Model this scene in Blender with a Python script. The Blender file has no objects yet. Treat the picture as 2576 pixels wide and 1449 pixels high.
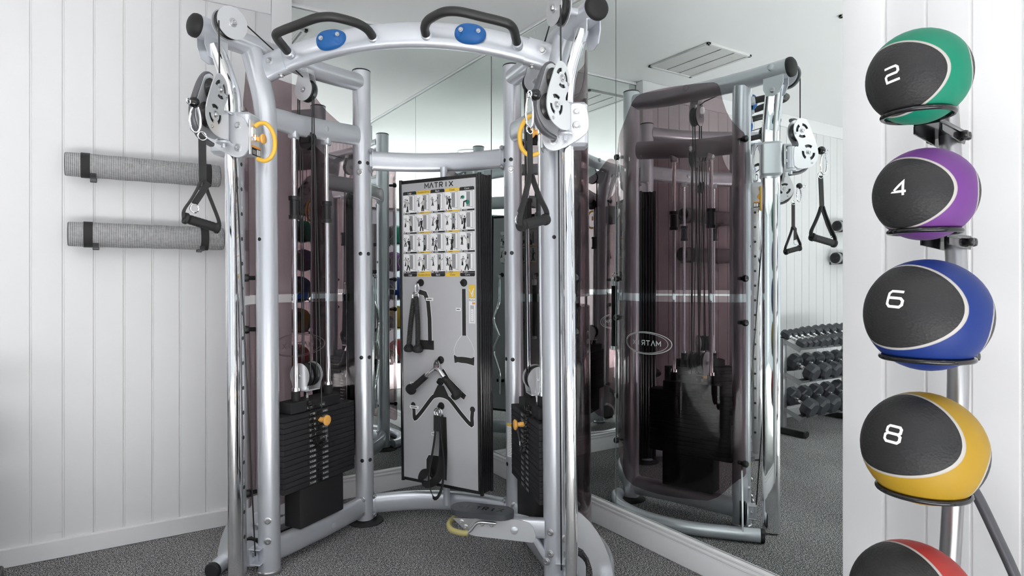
import bpy, bmesh, math, random
from mathutils import Vector as V, Matrix
from mathutils.geometry import tessellate_polygon
PI = math.pi
SC = bpy.context.scene
COL = SC.collection
random.seed(7)
cos, sin = math.cos, math.sin

# ------------------------------------------------------------------ camera
CAM = V((-2.2411, -3.7341, 1.3)); TH = 0.57315
cd = bpy.data.cameras.new('camera'); cam = bpy.data.objects.new('camera', cd); COL.objects.link(cam)
cd.sensor_width = 36.0; cd.lens = 1593.0 * 36 / 2576; cd.shift_y = -(724.5 - 708.3) / 2576
cd.clip_start = 0.05; cd.clip_end = 100
cam.location = CAM; cam.rotation_euler = (PI / 2, 0, -TH)
SC.camera = cam

# ------------------------------------------------------------------ materials
def mat(name, col=(.8, .8, .8), metal=0.0, rough=.5, spec=.5, coat=0.0, emit=None, build=None):
    m = bpy.data.materials.new(name); m.use_nodes = True
    nt = m.node_tree; b = nt.nodes['Principled BSDF']
    b.inputs['Base Color'].default_value = (*col, 1)
    b.inputs['Metallic'].default_value = metal; b.inputs['Roughness'].default_value = rough
    b.inputs['Specular IOR Level'].default_value = spec; b.inputs['Coat Weight'].default_value = coat
    b.inputs['Coat Roughness'].default_value = .08
    if emit:
        b.inputs['Emission Color'].default_value = (*emit[:3], 1); b.inputs['Emission Strength'].default_value = emit[3]
    if build: build(nt, b)
    return m
def N(nt, t, **kw):
    n = nt.nodes.new(t)
    for k, v in kw.items():
        if k in n.inputs.keys() if hasattr(n.inputs, 'keys') else False: n.inputs[k].default_value = v
        else: setattr(n, k, v)
    return n
def ramp(nt, fac, stops):
    r = nt.nodes.new('ShaderNodeValToRGB'); e = r.color_ramp.elements
    e[0].position, e[0].color = stops[0][0], (*stops[0][1], 1)
    e[1].position, e[1].color = stops[-1][0], (*stops[-1][1], 1)
    for p, c in stops[1:-1]:
        q = e.new(p); q.color = (*c, 1)
    nt.links.new(fac, r.inputs[0]); return r
def objco(nt, scale=(1, 1, 1)):
    tc = nt.nodes.new('ShaderNodeTexCoord'); mp = nt.nodes.new('ShaderNodeMapping')
    mp.inputs['Scale'].default_value = scale
    nt.links.new(tc.outputs['Object'], mp.inputs['Vector']); return mp.outputs['Vector']
def noise(nt, vec, scale, detail=2, rough=.5):
    n = nt.nodes.new('ShaderNodeTexNoise'); n.inputs['Scale'].default_value = scale
    n.inputs['Detail'].default_value = detail; n.inputs['Roughness'].default_value = rough
    nt.links.new(vec, n.inputs['Vector']); return n.outputs['Fac']
def bump(nt, b, h, strength=.3, dist=.002):
    n = nt.nodes.new('ShaderNodeBump'); n.inputs['Strength'].default_value = strength
    n.inputs['Distance'].default_value = dist
    nt.links.new(h, n.inputs['Height']); nt.links.new(n.outputs['Normal'], b.inputs['Normal'])
def math_n(nt, op, a, c=None):
    n = nt.nodes.new('ShaderNodeMath'); n.operation = op
    for i, x in enumerate((a, c)):
        if x is None: continue
        if isinstance(x, (int, float)): n.inputs[i].default_value = x
        else: nt.links.new(x, n.inputs[i])
    return n.outputs[0]

M = {}
M['silver'] = mat('silver_paint', (.58, .60, .64), .5, .30, .5, .35)
M['silver_plate'] = mat('silver_plate', (.62, .63, .65), .5, .28, .5, .3)
M['chrome'] = mat('chrome', (.93, .93, .94), 1, .05)
M['steel'] = mat('brushed_steel', (.55, .55, .56), 1, .28)
M['black_plastic'] = mat('black_plastic', (.012, .012, .013), 0, .28)
M['black_rubber'] = mat('black_rubber', (.018, .018, .019), 0, .6, .3)
M['grip_foam'] = mat('foam_grip', (.018, .018, .018), 0, .48)
M['black_gloss'] = mat('black_gloss', (.008, .008, .009), 0, .08)
M['plate_black'] = mat('weight_plate_paint', (.024, .024, .026), 0, .62, .2)
M['dark_rubber'] = mat('dark_rubber', (.045, .048, .056), 0, .36)
M['dark_metal'] = mat('dark_metal', (.09, .09, .10), .5, .4)
M['strap'] = mat('black_webbing', (.022, .022, .023), 0, .8)
M['cable'] = mat('cable_coating', (.01, .01, .01), 0, .35)
M['yellow'] = mat('yellow_grip', (.80, .47, .06), 0, .42)
M['dull_yellow'] = mat('dull_yellow_grip', (.36, .32, .13), 0, .5)
M['guard_grey'] = mat('guard_grey', (.10, .10, .11), .1, .32)
M['amber'] = mat('amber_knob', (.83, .43, .10), 0, .4)
M['white_ink'] = mat('white_print', (.85, .85, .85), 0, .5)
M['black_ink'] = mat('black_print', (.02, .02, .02), 0, .5)
M['grey_ink'] = mat('grey_print', (.30, .30, .31), 0, .5)
M['skin_ink'] = mat('pale_print', (.52, .50, .48), 0, .5)
M['yellow_ink'] = mat('yellow_print', (.78, .52, .06), 0, .5)
M['orange_ink'] = mat('orange_print', (.80, .35, .06), 0, .5)
M['green_ink'] = mat('green_print', (.02, .22, .14), 0, .5)
M['red_ink'] = mat('red_print', (.35, .03, .07), 0, .5)
M['panel_grey'] = mat('panel_grey', (.50, .50, .515), .15, .40)
M['white_paint'] = mat('white_paint', (.72, .72, .725), 0, .42)
M['white_trim'] = mat('white_trim_paint', (.80, .80, .805), 0, .32)
M['ceiling'] = mat('ceiling_paint', (.94, .94, .94), 0, .85)
M['vent_white'] = mat('vent_white', (.72, .72, .72), 0, .5)
M['vent_dark'] = mat('vent_slot', (.28, .28, .28), 0, .8)
M['lamp'] = mat('lamp_glow', (1, 1, 1), 0, .5, emit=(1, .97, .92, 12))
M['mat_edge'] = mat('mat_end_foam', (.055, .055, .06), 0, .9)
def _carp(nt, b):
    v = objco(nt)
    f = noise(nt, v, 210, 2, .7)
    rot = nt.nodes.new('ShaderNodeMapping'); rot.inputs['Scale'].default_value = (60, 420, 1)
    rot.inputs['Rotation'].default_value = (0, 0, .12)
    nt.links.new(v, rot.inputs['Vector']); s1 = noise(nt, rot.outputs[0], 1, 2, .6)
    rot2 = nt.nodes.new('ShaderNodeMapping'); rot2.inputs['Scale'].default_value = (420, 60, 1)
    rot2.inputs['Rotation'].default_value = (0, 0, .12)
    nt.links.new(v, rot2.inputs['Vector']); s2 = noise(nt, rot2.outputs[0], 1, 2, .6)
    mx = math_n(nt, 'MAXIMUM', s1, s2)
    big = noise(nt, v, 1.3, 3, .6)
    a = math_n(nt, 'ADD', math_n(nt, 'MULTIPLY', f, .62), math_n(nt, 'MULTIPLY', mx, .38))
    a = math_n(nt, 'ADD', a, math_n(nt, 'MULTIPLY', math_n(nt, 'SUBTRACT', big, .5), .06))
    r = ramp(nt, a, [(.42, (.014, .014, .015)), (.50, (.06, .06, .062)), (.55, (.32, .32, .325)), (.61, (.78, .78, .78))])
    nt.links.new(r.outputs[0], b.inputs['Base Color'])
    bump(nt, b, a, .7, .006)
M['carpet'] = mat('carpet', (.06, .06, .06), 0, .95, .1, build=_carp)
def _mat(nt, b):
    tc = nt.nodes.new('ShaderNodeTexCoord'); sp = nt.nodes.new('ShaderNodeSeparateXYZ')
    nt.links.new(tc.outputs['Object'], sp.inputs[0])
    x = math_n(nt, 'SINE', math_n(nt, 'MULTIPLY', sp.outputs[0], 2 * PI / .0072))
    ang = math_n(nt, 'ARCTAN2', sp.outputs[1], sp.outputs[2])
    y = math_n(nt, 'SINE', math_n(nt, 'MULTIPLY', ang, 56))
    h = math_n(nt, 'ADD', math_n(nt, 'MULTIPLY', x, .6), math_n(nt, 'MULTIPLY', y, .4))
    nz = noise(nt, tc.outputs['Object'], 60, 2)
    h2 = math_n(nt, 'ADD', h, math_n(nt, 'MULTIPLY', math_n(nt, 'SUBTRACT', nz, .5), .8))
    r = ramp(nt, math_n(nt, 'ADD', math_n(nt, 'MULTIPLY', h2, .5), .5), [(.1, (.13, .13, .132)), (.45, (.36, .36, .365)), (.9, (.62, .62, .63))])
    nt.links.new(r.outputs[0], b.inputs['Base Color'])
    bump(nt, b, h, .6, .003)
M['mat_foam'] = mat('mat_foam', (.3, .3, .3), 0, .85, build=_mat)
def _smoke(nt, b):
    nt.nodes.remove(b)
    out = [n for n in nt.nodes if n.type == 'OUTPUT_MATERIAL'][0]
    t = nt.nodes.new('ShaderNodeBsdfTransparent'); t.inputs[0].default_value = (.63, .565, .58, 1)
    g = nt.nodes.new('ShaderNodeBsdfGlossy'); g.inputs['Roughness'].default_value = .02; g.inputs[0].default_value = (1, 1, 1, 1)
    lwf = nt.nodes.new('ShaderNodeLayerWeight')
    fz = math_n(nt, 'ADD', math_n(nt, 'MULTIPLY', math_n(nt, 'POWER', lwf.outputs['Facing'], 5.0), .80), .010)
    lwf.inputs['Blend'].default_value = .5
    mx = nt.nodes.new('ShaderNodeMixShader')
    nt.links.new(fz, mx.inputs[0]); nt.links.new(t.outputs[0], mx.inputs[1]); nt.links.new(g.outputs[0], mx.inputs[2])
    nt.links.new(mx.outputs[0], out.inputs[0])
M['smoke'] = mat('smoked_acrylic', build=_smoke)
M['mirror'] = mat('mirror_silver', (.86, .905, .885), 1, 0.0)
M['mirror_edge'] = mat('mirror_edge', (.25, .28, .27), .3, .3)
def _ball(col):
    def f(nt, b):
        tc = nt.nodes.new('ShaderNodeTexCoord'); sp = nt.nodes.new('ShaderNodeSeparateXYZ')
        nrm = nt.nodes.new('ShaderNodeVectorMath'); nrm.operation = 'NORMALIZE'
        nt.links.new(tc.outputs['Object'], nrm.inputs[0]); nt.links.new(nrm.outputs[0], sp.inputs[0])
        th = math_n(nt, 'ARCCOSINE', math_n(nt, 'MINIMUM', math_n(nt, 'ABSOLUTE', sp.outputs[2]), .9999))
        k = math_n(nt, 'DIVIDE', th, math_n(nt, 'SINE', th))
        qx = math_n(nt, 'POWER', math_n(nt, 'ABSOLUTE', math_n(nt, 'DIVIDE', math_n(nt, 'MULTIPLY', sp.outputs[0], k), math.radians(70))), 2.0)
        qy = math_n(nt, 'POWER', math_n(nt, 'ABSOLUTE', math_n(nt, 'DIVIDE', math_n(nt, 'MULTIPLY', sp.outputs[1], k), math.radians(48))), 2.0)
        az = math_n(nt, 'MULTIPLY', math_n(nt, 'SQRT', math_n(nt, 'ADD', qx, qy)), .5)
        r = ramp(nt, az, [(0, (.022, .022, .023)), (.496, (.022, .022, .023)), (.500, (.40, .38, .36)), (.524, (.36, .34, .32)), (.528, col), (1, col)])
        r.color_ramp.interpolation = 'LINEAR'
        nt.links.new(r.outputs[0], b.inputs['Base Color'])
        vo = nt.nodes.new('ShaderNodeTexVoronoi'); vo.inputs['Scale'].default_value = 190
        mp = nt.nodes.new('ShaderNodeMapping'); mp.inputs['Scale'].default_value = (.55, 1, 1)
        nt.links.new(tc.outputs['Object'], mp.inputs[0]); nt.links.new(mp.outputs[0], vo.inputs['Vector'])
        isb = math_n(nt, 'LESS_THAN', az, .498)
        bump(nt, b, math_n(nt, 'MULTIPLY', vo.outputs['Distance'], isb), .55, .002)
    return f
def ball_mat(n, col): return mat(n, col, 0, .50, .25, build=_ball(col))
def _hold(nt, b):
    v = objco(nt); f = noise(nt, v, 300, 2); bump(nt, b, f, .25, .001)
M['blue'] = mat('blue_resin', (.008, .105, .34), 0, .55, build=_hold)
M['post_steel'] = mat('rack_steel', (.42, .42, .43), .9, .33)

# ------------------------------------------------------------------ mesh builder
SHK = 0.0087
class MB:
    def __init__(s): s.bm = bmesh.new(); s.m = 0
    def vs(s, L): return [s.bm.verts.new(V(p)) for p in L]
    def f(s, vl):
        try:
            fc = s.bm.faces.new(vl); fc.material_index = s.m; return fc
        except ValueError: return None
    def poly(s, pts): return s.f(s.vs(pts))
    def loops(s, Ls, closed=True, cap0=True, cap1=True, ring=False):
        R = [s.vs(l) for l in Ls]; n = len(R[0])
        k = len(R)
        for i in range(k if ring else k - 1):
            a, b = R[i], R[(i + 1) % k]
            for j in range(n if closed else n - 1):
                s.f([a[j], a[(j + 1) % n], b[(j + 1) % n], b[j]])
        if closed and not ring:
            if cap0: s.f(R[0][::-1])
            if cap1: s.f(R[-1])
        return R
    def rbox(s, c, hx, hy, hz, r=.004, ax=None, steps=2, cham=None):
        X, Y, Z = ax if ax else (V((1, 0, 0)), V((0, 1, 0)), V((0, 0, 1)))
        c = V(c); r = min(r, hx * .98, hy * .98); ch = min(r, hz * .9) if cham is None else cham
        def out(d):
            L = []
            for (sx, sy, a0) in ((1, 1, 0), (-1, 1, PI / 2), (-1, -1, PI), (1, -1, 1.5 * PI)):
                for i in range(steps + 1):
                    a = a0 + PI / 2 * i / steps
                    L.append((sx * (hx - r) + (r - d) * cos(a), sy * (hy - r) + (r - d) * sin(a)))
            return L
        def ring(d, z): return [c + X * x + Y * y + Z * z for x, y in out(d)]
        d = min(ch, r) * .7
        s.loops([ring(d, -hz), ring(0, -hz + ch * .7), ring(0, hz - ch * .7), ring(d, hz)])
    def cyl(s, p0, p1, r, r2=None, seg=20, cham=0, cap0=True, cap1=True):
        p0, p1 = V(p0), V(p1); d = (p1 - p0).normalized(); a = d.orthogonal().normalized(); b = d.cross(a)
        r2 = r if r2 is None else r2
        def ring(p, q): return [p + a * (q * cos(2 * PI * i / seg)) + b * (q * sin(2 * PI * i / seg)) for i in range(seg)]
        if cham: L = [ring(p0, r - cham), ring(p0 + d * cham, r), ring(p1 - d * cham, r2), ring(p1, r2 - cham)]
        else: L = [ring(p0, r), ring(p1, r2)]
        s.loops(L, cap0=cap0, cap1=cap1)
    def lathe(s, p0, d, prof, seg=28):
        p0 = V(p0); d = V(d).normalized(); a = d.orthogonal().normalized(); b = d.cross(a)
        s.loops([[p0 + d * h + a * (q * cos(2 * PI * i / seg)) + b * (q * sin(2 * PI * i / seg)) for i in range(seg)] for q, h in prof])
    def tube(s, pts, r, seg=14, closed=False, caps=True, sec=None, bdir=None):
        pts = [V(p) for p in pts]; n = len(pts); L = []; a = None
        for i, p in enumerate(pts):
            t = (pts[(i + 1) % n] - pts[i - 1]) if closed else (pts[min(i + 1, n - 1)] - pts[max(i - 1, 0)])
            t.normalize()
            if bdir is not None:
                b = V(bdir); b = (b - t * b.dot(t)).normalized(); a = b.cross(t)
            else:
                a = t.orthogonal().normalized() if a is None else (a - t * a.dot(t)).normalized()
                b = t.cross(a)
            ri = r[i] if isinstance(r, (list, tuple)) else r
            S = sec if sec else [(ri * cos(2 * PI * k / seg), ri * sin(2 * PI * k / seg)) for k in range(seg)]
            L.append([p + a * x + b * y for x, y in S])
        s.loops(L, cap0=caps, cap1=caps, ring=closed)
    def sphere(s, c, r, seg=20, rings=12, ax=None, sc=(1, 1, 1)):
        X, Y, Z = ax if ax else (V((1, 0, 0)), V((0, 1, 0)), V((0, 0, 1))); c = V(c)
        L = []
        for i in range(rings + 1):
            t = PI * i / rings; q = max(sin(t), .004)
            L.append([c + X * (r * sc[0] * q * cos(2 * PI * k / seg)) + Y * (r * sc[1] * q * sin(2 * PI * k / seg)) - Z * (r * sc[2] * cos(t)) for k in range(seg)])
        s.loops(L)
    def prism(s, out, fr, depth, holes=(), cham=0):
        """outline in 2D, fr(x,y,h)->point"""
        loops = [list(out)] + [list(h) for h in holes]
        flat = [V((x, y, 0)) for l in loops for x, y in l]
        tris = tessellate_polygon([[V((x, y, 0)) for x, y in l] for l in loops])
        top = s.vs([fr(p.x, p.y, depth) for p in flat]); bot = s.vs([fr(p.x, p.y, 0) for p in flat])
        for t in tris:
            s.f([top[i] for i in t]); s.f([bot[i] for i in reversed(t)])
        k = 0
        for l in loops:
            n = len(l)
            for i in range(n):
                a, b = k + i, k + (i + 1) % n
                s.f([bot[a], bot[b], top[b], top[a]])
            k += n
    def text(s, txt, fr, size, align='CENTER', sx=1.0):
        """fr(x,y)->point; a flat text"""
        key = (txt, align)
        if key not in TXT:
            cu = bpy.data.curves.new('t', 'FONT'); cu.body = txt; cu.size = 1; cu.align_x = align; cu.align_y = 'CENTER'; cu.resolution_u = 3
            ob = bpy.data.objects.new('t', cu); me = bpy.data.meshes.new_from_object(ob)
            TXT[key] = ([(v.co.x, v.co.y) for v in me.vertices], [list(p.vertices) for p in me.polygons])
            bpy.data.objects.remove(ob); bpy.data.curves.remove(cu); bpy.data.meshes.remove(me)
        vv, ff = TXT[key]
        q = s.vs([fr(x * size * sx, y * size) for x, y in vv])
        for f in ff: s.f([q[i] for i in f])
    def stroke(s, pl, fr, w, sub=1, closed=False):
        """poly-line of width w on a mapped surface fr(x,y)"""
        P = [V((x, y)) for x, y in pl]
        if closed: P.append(P[0])
        Q = [P[0]]
        for a, b in zip(P, P[1:]):
            for i in range(1, sub + 1): Q.append(a.lerp(b, i / sub))
        n = len(Q); Lf = []; Rt = []
        for i in range(n):
            if closed: d0 = Q[i] - Q[i - 1 if i else n - 2]; d1 = Q[(i + 1) if i < n - 1 else 1] - Q[i]
            else: d0 = Q[i] - Q[max(i - 1, 0)]; d1 = Q[min(i + 1, n - 1)] - Q[i]
            if d0.length < 1e-9: d0 = d1
            if d1.length < 1e-9: d1 = d0
            d0 = d0.normalized(); d1 = d1.normalized(); t = d0 + d1
            t = d1 if t.length < 1e-6 else t.normalized()
            nn = V((-t.y, t.x)); m = w / 2 / max(.45, nn.dot(V((-d1.y, d1.x))))
            Lf.append(Q[i] + nn * m); Rt.append(Q[i] - nn * m)
        a = s.vs([fr(p.x, p.y) for p in Lf]); b = s.vs([fr(p.x, p.y) for p in Rt])
        for i in range(n - 1): s.f([a[i], a[i + 1], b[i + 1], b[i]])
    def rect(s, x0, y0, x1, y1, fr): s.poly([fr(x0, y0), fr(x1, y0), fr(x1, y1), fr(x0, y1)])
    def disc(s, c, d, r, seg=16):
        c = V(c); d = V(d).normalized(); a = d.orthogonal().normalized(); b = d.cross(a)
        s.poly([c + a * (r * cos(2 * PI * i / seg)) + b * (r * sin(2 * PI * i / seg)) for i in range(seg)])
    def build(s, name, mats, parent=None, shear=False, ang=38, recalc=True):
        if shear:
            for v in s.bm.verts: v.co.x -= SHK * v.co.z
        if recalc: bmesh.ops.recalc_face_normals(s.bm, faces=s.bm.faces)
        me = bpy.data.meshes.new(name); s.bm.to_mesh(me); s.bm.free()
        for m in (mats if isinstance(mats, (list, tuple)) else [mats]): me.materials.append(M[m] if isinstance(m, str) else m)
        me.shade_smooth(); me.set_sharp_from_angle(angle=math.radians(ang))
        o = bpy.data.objects.new(name, me); COL.objects.link(o)
        if parent is not None: o.parent = parent
        return o
TXT = {}
MATRIX = [[(0, 0), (0, 1), (.5, .35), (1, 1), (1, 0)], [(0, 0), (.5, 1), (1, 0)], [(0, 1), (1, 1)], [(.5, 1), (.5, 0)],
          [(.08, 0), (.08, 1), (.72, 1), (.86, .88), (.86, .6), (.72, .48), (.08, .48)], [(.45, .48), (.88, 0)], [(.5, 0), (.5, 1)], [(0, 0), (1, 1)], [(0, 1), (1, 0)]]
MATI = [0, 1, 2, 2, 3, 3, 4, 5, 5]
def matrix_word(mb, fr, w, h, th, sub=2):
    """the six wide letters, centred"""
    adv = w / 6 * 1.04; lw = w / 6 * .78
    for pl, i in zip(MATRIX, MATI):
        x0 = -w / 2 + i * adv + (0 if i != 4 else 0)
        mb.stroke([(x0 + x * lw, (y - .5) * h) for x, y in pl], fr, th, sub)
def spl(pts, n=6, closed=False):
    P = [V(p) for p in pts]; k = len(P); out = []
    for i in range(k if closed else k - 1):
        if closed: a, b, c, d = P[i - 1], P[i], P[(i + 1) % k], P[(i + 2) % k]
        else: a, b, c, d = P[max(i - 1, 0)], P[i], P[i + 1], P[min(i + 2, k - 1)]
        for j in range(n):
            t = j / n
            out.append(.5 * ((2 * b) + (c - a) * t + (2 * a - 5 * b + 4 * c - d) * t * t + (3 * b - a - 3 * c + d) * t ** 3))
    if not closed: out.append(P[-1])
    return out
def arc2(cx, cy, r, a0, a1, n=10):
    return [(cx + r * cos(math.radians(a0 + (a1 - a0) * i / n)), cy + r * sin(math.radians(a0 + (a1 - a0) * i / n))) for i in range(n + 1)]
def kidney(cx, cy, ri, ro, a0, a1, n=8):
    o = arc2(cx, cy, ro, a0, a1, n); i_ = arc2(cx, cy, ri, a1, a0, n)
    return o + i_
def oval(a, b, n=20, p=2.0):
    """super-ellipse section half sizes a,b"""
    L = []
    for i in range(n):
        t = 2 * PI * i / n; c, s_ = cos(t), sin(t)
        L.append((a * math.copysign(abs(c) ** (2 / p), c), b * math.copysign(abs(s_) ** (2 / p), s_)))
    return L
def stadium(a, b, n=8):
    """half sizes a (short), b (long) : round ends along b"""
    L = []
    for i in range(n + 1): t = PI * i / n; L.append((a * cos(t), b - a + a * sin(t)))
    for i in range(n + 1): t = PI + PI * i / n; L.append((a * cos(t), -(b - a) + a * sin(t)))
    return L
def empty(name, loc=(0, 0, 0), rz=0, parent=None):
    o = bpy.data.objects.new(name, None); COL.objects.link(o); o.location = loc; o.rotation_euler = (0, 0, rz)
    o.empty_display_size = .05
    if parent is not None: o.parent = parent
    return o
def tag(o, label, cat, group=None):
    o['label'] = label; o['category'] = cat
    if group: o['group'] = group
    return o
def struct(o, label=None, cat=None):
    o['kind'] = 'structure'
    if label: o['label'] = label
    if cat: o['category'] = cat
    return o
# ------------------------------------------------------------------ the room
# corner of the two mirrored walls at the origin: left wall is Y=0, right wall is X=0
H = 2.90; RX = -6.4; RY = -6.4
EL = -1.352                                     # right end of the left panelling
def slab(name, x0, x1, y0, y1, z0, z1, m, ang=30):
    b = MB(); b.rbox(((x0 + x1) / 2, (y0 + y1) / 2, (z0 + z1) / 2), abs(x1 - x0) / 2, abs(y1 - y0) / 2, abs(z1 - z0) / 2, .002)
    return b.build(name, m, ang=ang)
fl = MB(); fl.rbox((RX / 2, RY / 2, -.05), -RX / 2 + .2, -RY / 2 + .2, .05, .001)
struct(fl.build('floor', 'carpet'), 'dark grey flecked carpet', 'floor')
tf = MB(); tf.rbox((RX / 2, (RY - 3.45) / 2, .004), -RX / 2, (-3.45 - RY) / 2, .004, .001)  # unseen pale floor, added to bounce sunlight onto the ceiling
struct(tf.build('floor_bounce', mat('pale_bounce', (.72, .73, .75), 0, .5)), 'pale floor added behind the viewer to bounce sunlight up', 'floor')
ce = MB(); ce.rbox((RX / 2, RY / 2, H + .05), -RX / 2 + .2, -RY / 2 + .2, .05, .001)
struct(ce.build('ceiling', 'ceiling'), 'white painted ceiling', 'ceiling')
# wall bodies; the boards are grooved panels standing proud of them
def boards(mb, along, a0, a1, first, pitch, z0, z1, depth, back):
    """tongue-and-groove boards; along='x' or 'y' """
    xs = [a0]; g = first
    while g - pitch > a0 + .005: g -= pitch
    while g < a1 - .005:
        if g > a0 + .005: xs.append(g)
        g += pitch
    xs.append(a1); gw = .0022; gd = .006
    prof = []
    for i in range(len(xs) - 1):
        l, r = xs[i], xs[i + 1]
        prof += [(l + (gw if i else 0), depth - (gd if i else 0)), (l + gw + .003, depth), (r - gw - .003, depth), (r - gw, depth - gd)]
    prof = [(a0, back)] + prof + [(a1, back)]
    pt = (lambda a, d, z: (a, -d, z)) if along == 'x' else (lambda a, d, z: (-d, a, z))
    lo = mb.vs([pt(a, d, z0) for a, d in prof]); hi = mb.vs([pt(a, d, z1) for a, d in prof])
    n = len(prof)
    for i in range(n - 1): mb.f([lo[i], lo[i + 1], hi[i + 1], hi[i]])
    for i in (1,):
        mb.f(lo); mb.f(hi[::-1])
w = MB(); w.rbox((RX / 2, .08, H / 2), -RX / 2 + .1, .07, H / 2, .001)
w.m = 1; boards(w, 'x', RX, EL - .02, -2.401, .1232, .0, H - .001, .060, -.009)
struct(w.build('wall_left', ['white_paint', 'white_paint'], ang=20), 'white wall of vertical grooved boards', 'wall')
w = MB(); w.rbox((.08, RY / 2, H / 2), .07, -RY / 2 + .1, H / 2, .001)
w.m = 1; boards(w, 'y', RY, -2.515, -2.640, .1235, .0, H - .001, .060, -.009)
struct(w.build('wall_right', ['white_paint', 'white_paint'], ang=20), 'white grooved board wall right of the mirror', 'wall')
fw = MB()
for (y0, y1, z0, z1) in ((RY, .1, 0, .06), (RY, .1, 2.55, H), (RY, -5.2, .06, 2.55), (-1.9, .1, .06, 2.55)):
    fw.rbox((RX - .075, (y0 + y1) / 2, (z0 + z1) / 2), .075, (y1 - y0) / 2, (z1 - z0) / 2, .001)
struct(fw.build('wall_far', 'white_paint'), 'white wall with an added window at the far end', 'wall')
wf = MB()  # window added in the unseen far wall to light the right wall
for y in (-5.17, -4.1, -3.0, -1.93): wf.rbox((RX - .07, y, 1.305), .04, .03, 1.245, .003)
for z in (.09, 2.52): wf.rbox((RX - .07, -3.55, z), .038, 1.65, .03, .003)
struct(wf.build('window_3', 'dark_metal'), 'dark framed window added at the far end for light', 'window')
# back wall; its unseen windows are made full height to let in light
bw = MB()
for (x0, x1, z0, z1) in ((RX, .1, 0, .06), (RX, .1, 2.55, H), (RX, -5.9, .06, 2.55), (-.6, .1, .06, 2.55), (-3.35, -3.15, .06, 2.55)):
    bw.rbox(((x0 + x1) / 2, RY - .075, (z0 + z1) / 2), (x1 - x0) / 2, .075, (z1 - z0) / 2, .001)
struct(bw.build('wall_back', 'white_paint'), 'white wall with windows behind the viewer', 'wall')
for i, (x0, x1) in enumerate(((-5.9, -3.35), (-3.15, -.6))):
    wf = MB()
    for x in (x0 + .03, x0 + (x1 - x0) / 3, x0 + 2 * (x1 - x0) / 3, x1 - .03): wf.rbox((x, RY - .07, 1.305), .03, .04, 1.245, .003)
    for z in (.09, 2.52): wf.rbox(((x0 + x1) / 2, RY - .07, z), (x1 - x0) / 2, .038, .03, .003)
    struct(wf.build('window_%d' % (i + 1), 'dark_metal'), 'dark framed window behind the viewer, made full height for light', 'window')
# frame boards of the left panelling
t = MB(); t.rbox((EL - .054, -.040, H / 2 + .04), .054, .040, H / 2 - .042, .003)
struct(t.build('trim_1', 'white_trim'), 'white upright frame board beside the left mirror', 'trim')
t = MB(); t.rbox(((RX + EL) / 2 - .055, -.036, H - .062), (EL - RX) / 2 - .055, .036, .061, .003)
struct(t.build('trim_2', 'white_trim'), 'white frame board along the top of the left wall', 'trim')
t = MB(); t.rbox(((RX + EL) / 2, -.041, .043), (EL - RX) / 2, .041, .042, .003)
struct(t.build('baseboard_left', 'white_trim'), 'plain white skirting board of the left wall', 'baseboard')
t = MB(); t.rbox((-.040, -2.572, H / 2), .040, .066, H / 2 - .002, .003)
struct(t.build('trim_3', 'white_trim'), 'white upright frame board right of the mirror', 'trim')
t = MB(); t.rbox((-.041, (RY - 2.64) / 2, .043), .041, (-2.64 - RY) / 2, .042, .003)
struct(t.build('baseboard_right', 'white_trim'), 'plain white skirting board of the right wall', 'baseboard')
# moulded skirting under the mirrors (profile: distance from wall, height)
SK = [(-.008, .002), (.020, .002), (.020, .088), (.0185, .0915), (.0185, .101), (.0205, .1035), (.0205, .111), (.017, .114), (.017, .121), (.0195, .124), (.019, .131), (.012, .134), (-.008, .134)]
b = MB(); b.loops([[(x, -d, z) for d, z in SK] for x in (EL - .02, -.0205)])
struct(b.build('baseboard_mirror_left', 'white_trim', ang=25), 'moulded white skirting under the left mirror', 'baseboard')
b = MB(); b.loops([[(-d, y, z) for d, z in SK] for y in (-2.515, .008)])
struct(b.build('baseboard_mirror_right', 'white_trim', ang=25), 'moulded white skirting under the right mirror', 'baseboard')
b = MB(); b.loops([[(x, -d, z) for d, z in ((-.008, 2.877), (.012, 2.877), (.014, 2.884), (.006, 2.899), (-.008, 2.899))] for x in (EL - .02, .008)])
b.loops([[(-d, y, z) for d, z in ((-.008, 2.877), (.012, 2.877), (.014, 2.884), (.006, 2.899), (-.008, 2.899))] for y in (-2.515, .008)])
struct(b.build('trim_4', 'white_trim'), 'thin white strip above the mirrors', 'trim')
# mirrors
def mirror(name, label, axis, a0, a1):
    b = MB(); z0, z1, e = .136, 2.874, .0012
    P = (lambda a, d, z: (a, -d, z)) if axis == 'x' else (lambda a, d, z: (-d, a, z))
    b.m = 1
    L = [[P(a, d, z) for a, z in ((a0 + i, z0 + i), (a1 - i, z0 + i), (a1 - i, z1 - i), (a0 + i, z1 - i))] for d, i in ((-.006, 0), (-.001, 0), (0, e))]
    R = b.loops(L, cap1=False)
    b.m = 0; b.f(R[-1])
    o = b.build(name, ['mirror', 'mirror_edge'], ang=10)
    return tag(o, label, 'mirror')
mirror('wall_mirror', 'tall frameless mirror on the left wall, behind the cable machine', 'x', EL + .002, -.0025)
mirror('wall_mirror', 'tall mirror panel on the right wall between the corner and the vertical seam', 'y', -1.2565, -.003)
mirror('wall_mirror', 'tall mirror panel on the right wall, showing the dumbbell rack, next to the ball rack', 'y', -2.506, -1.2595)
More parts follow.
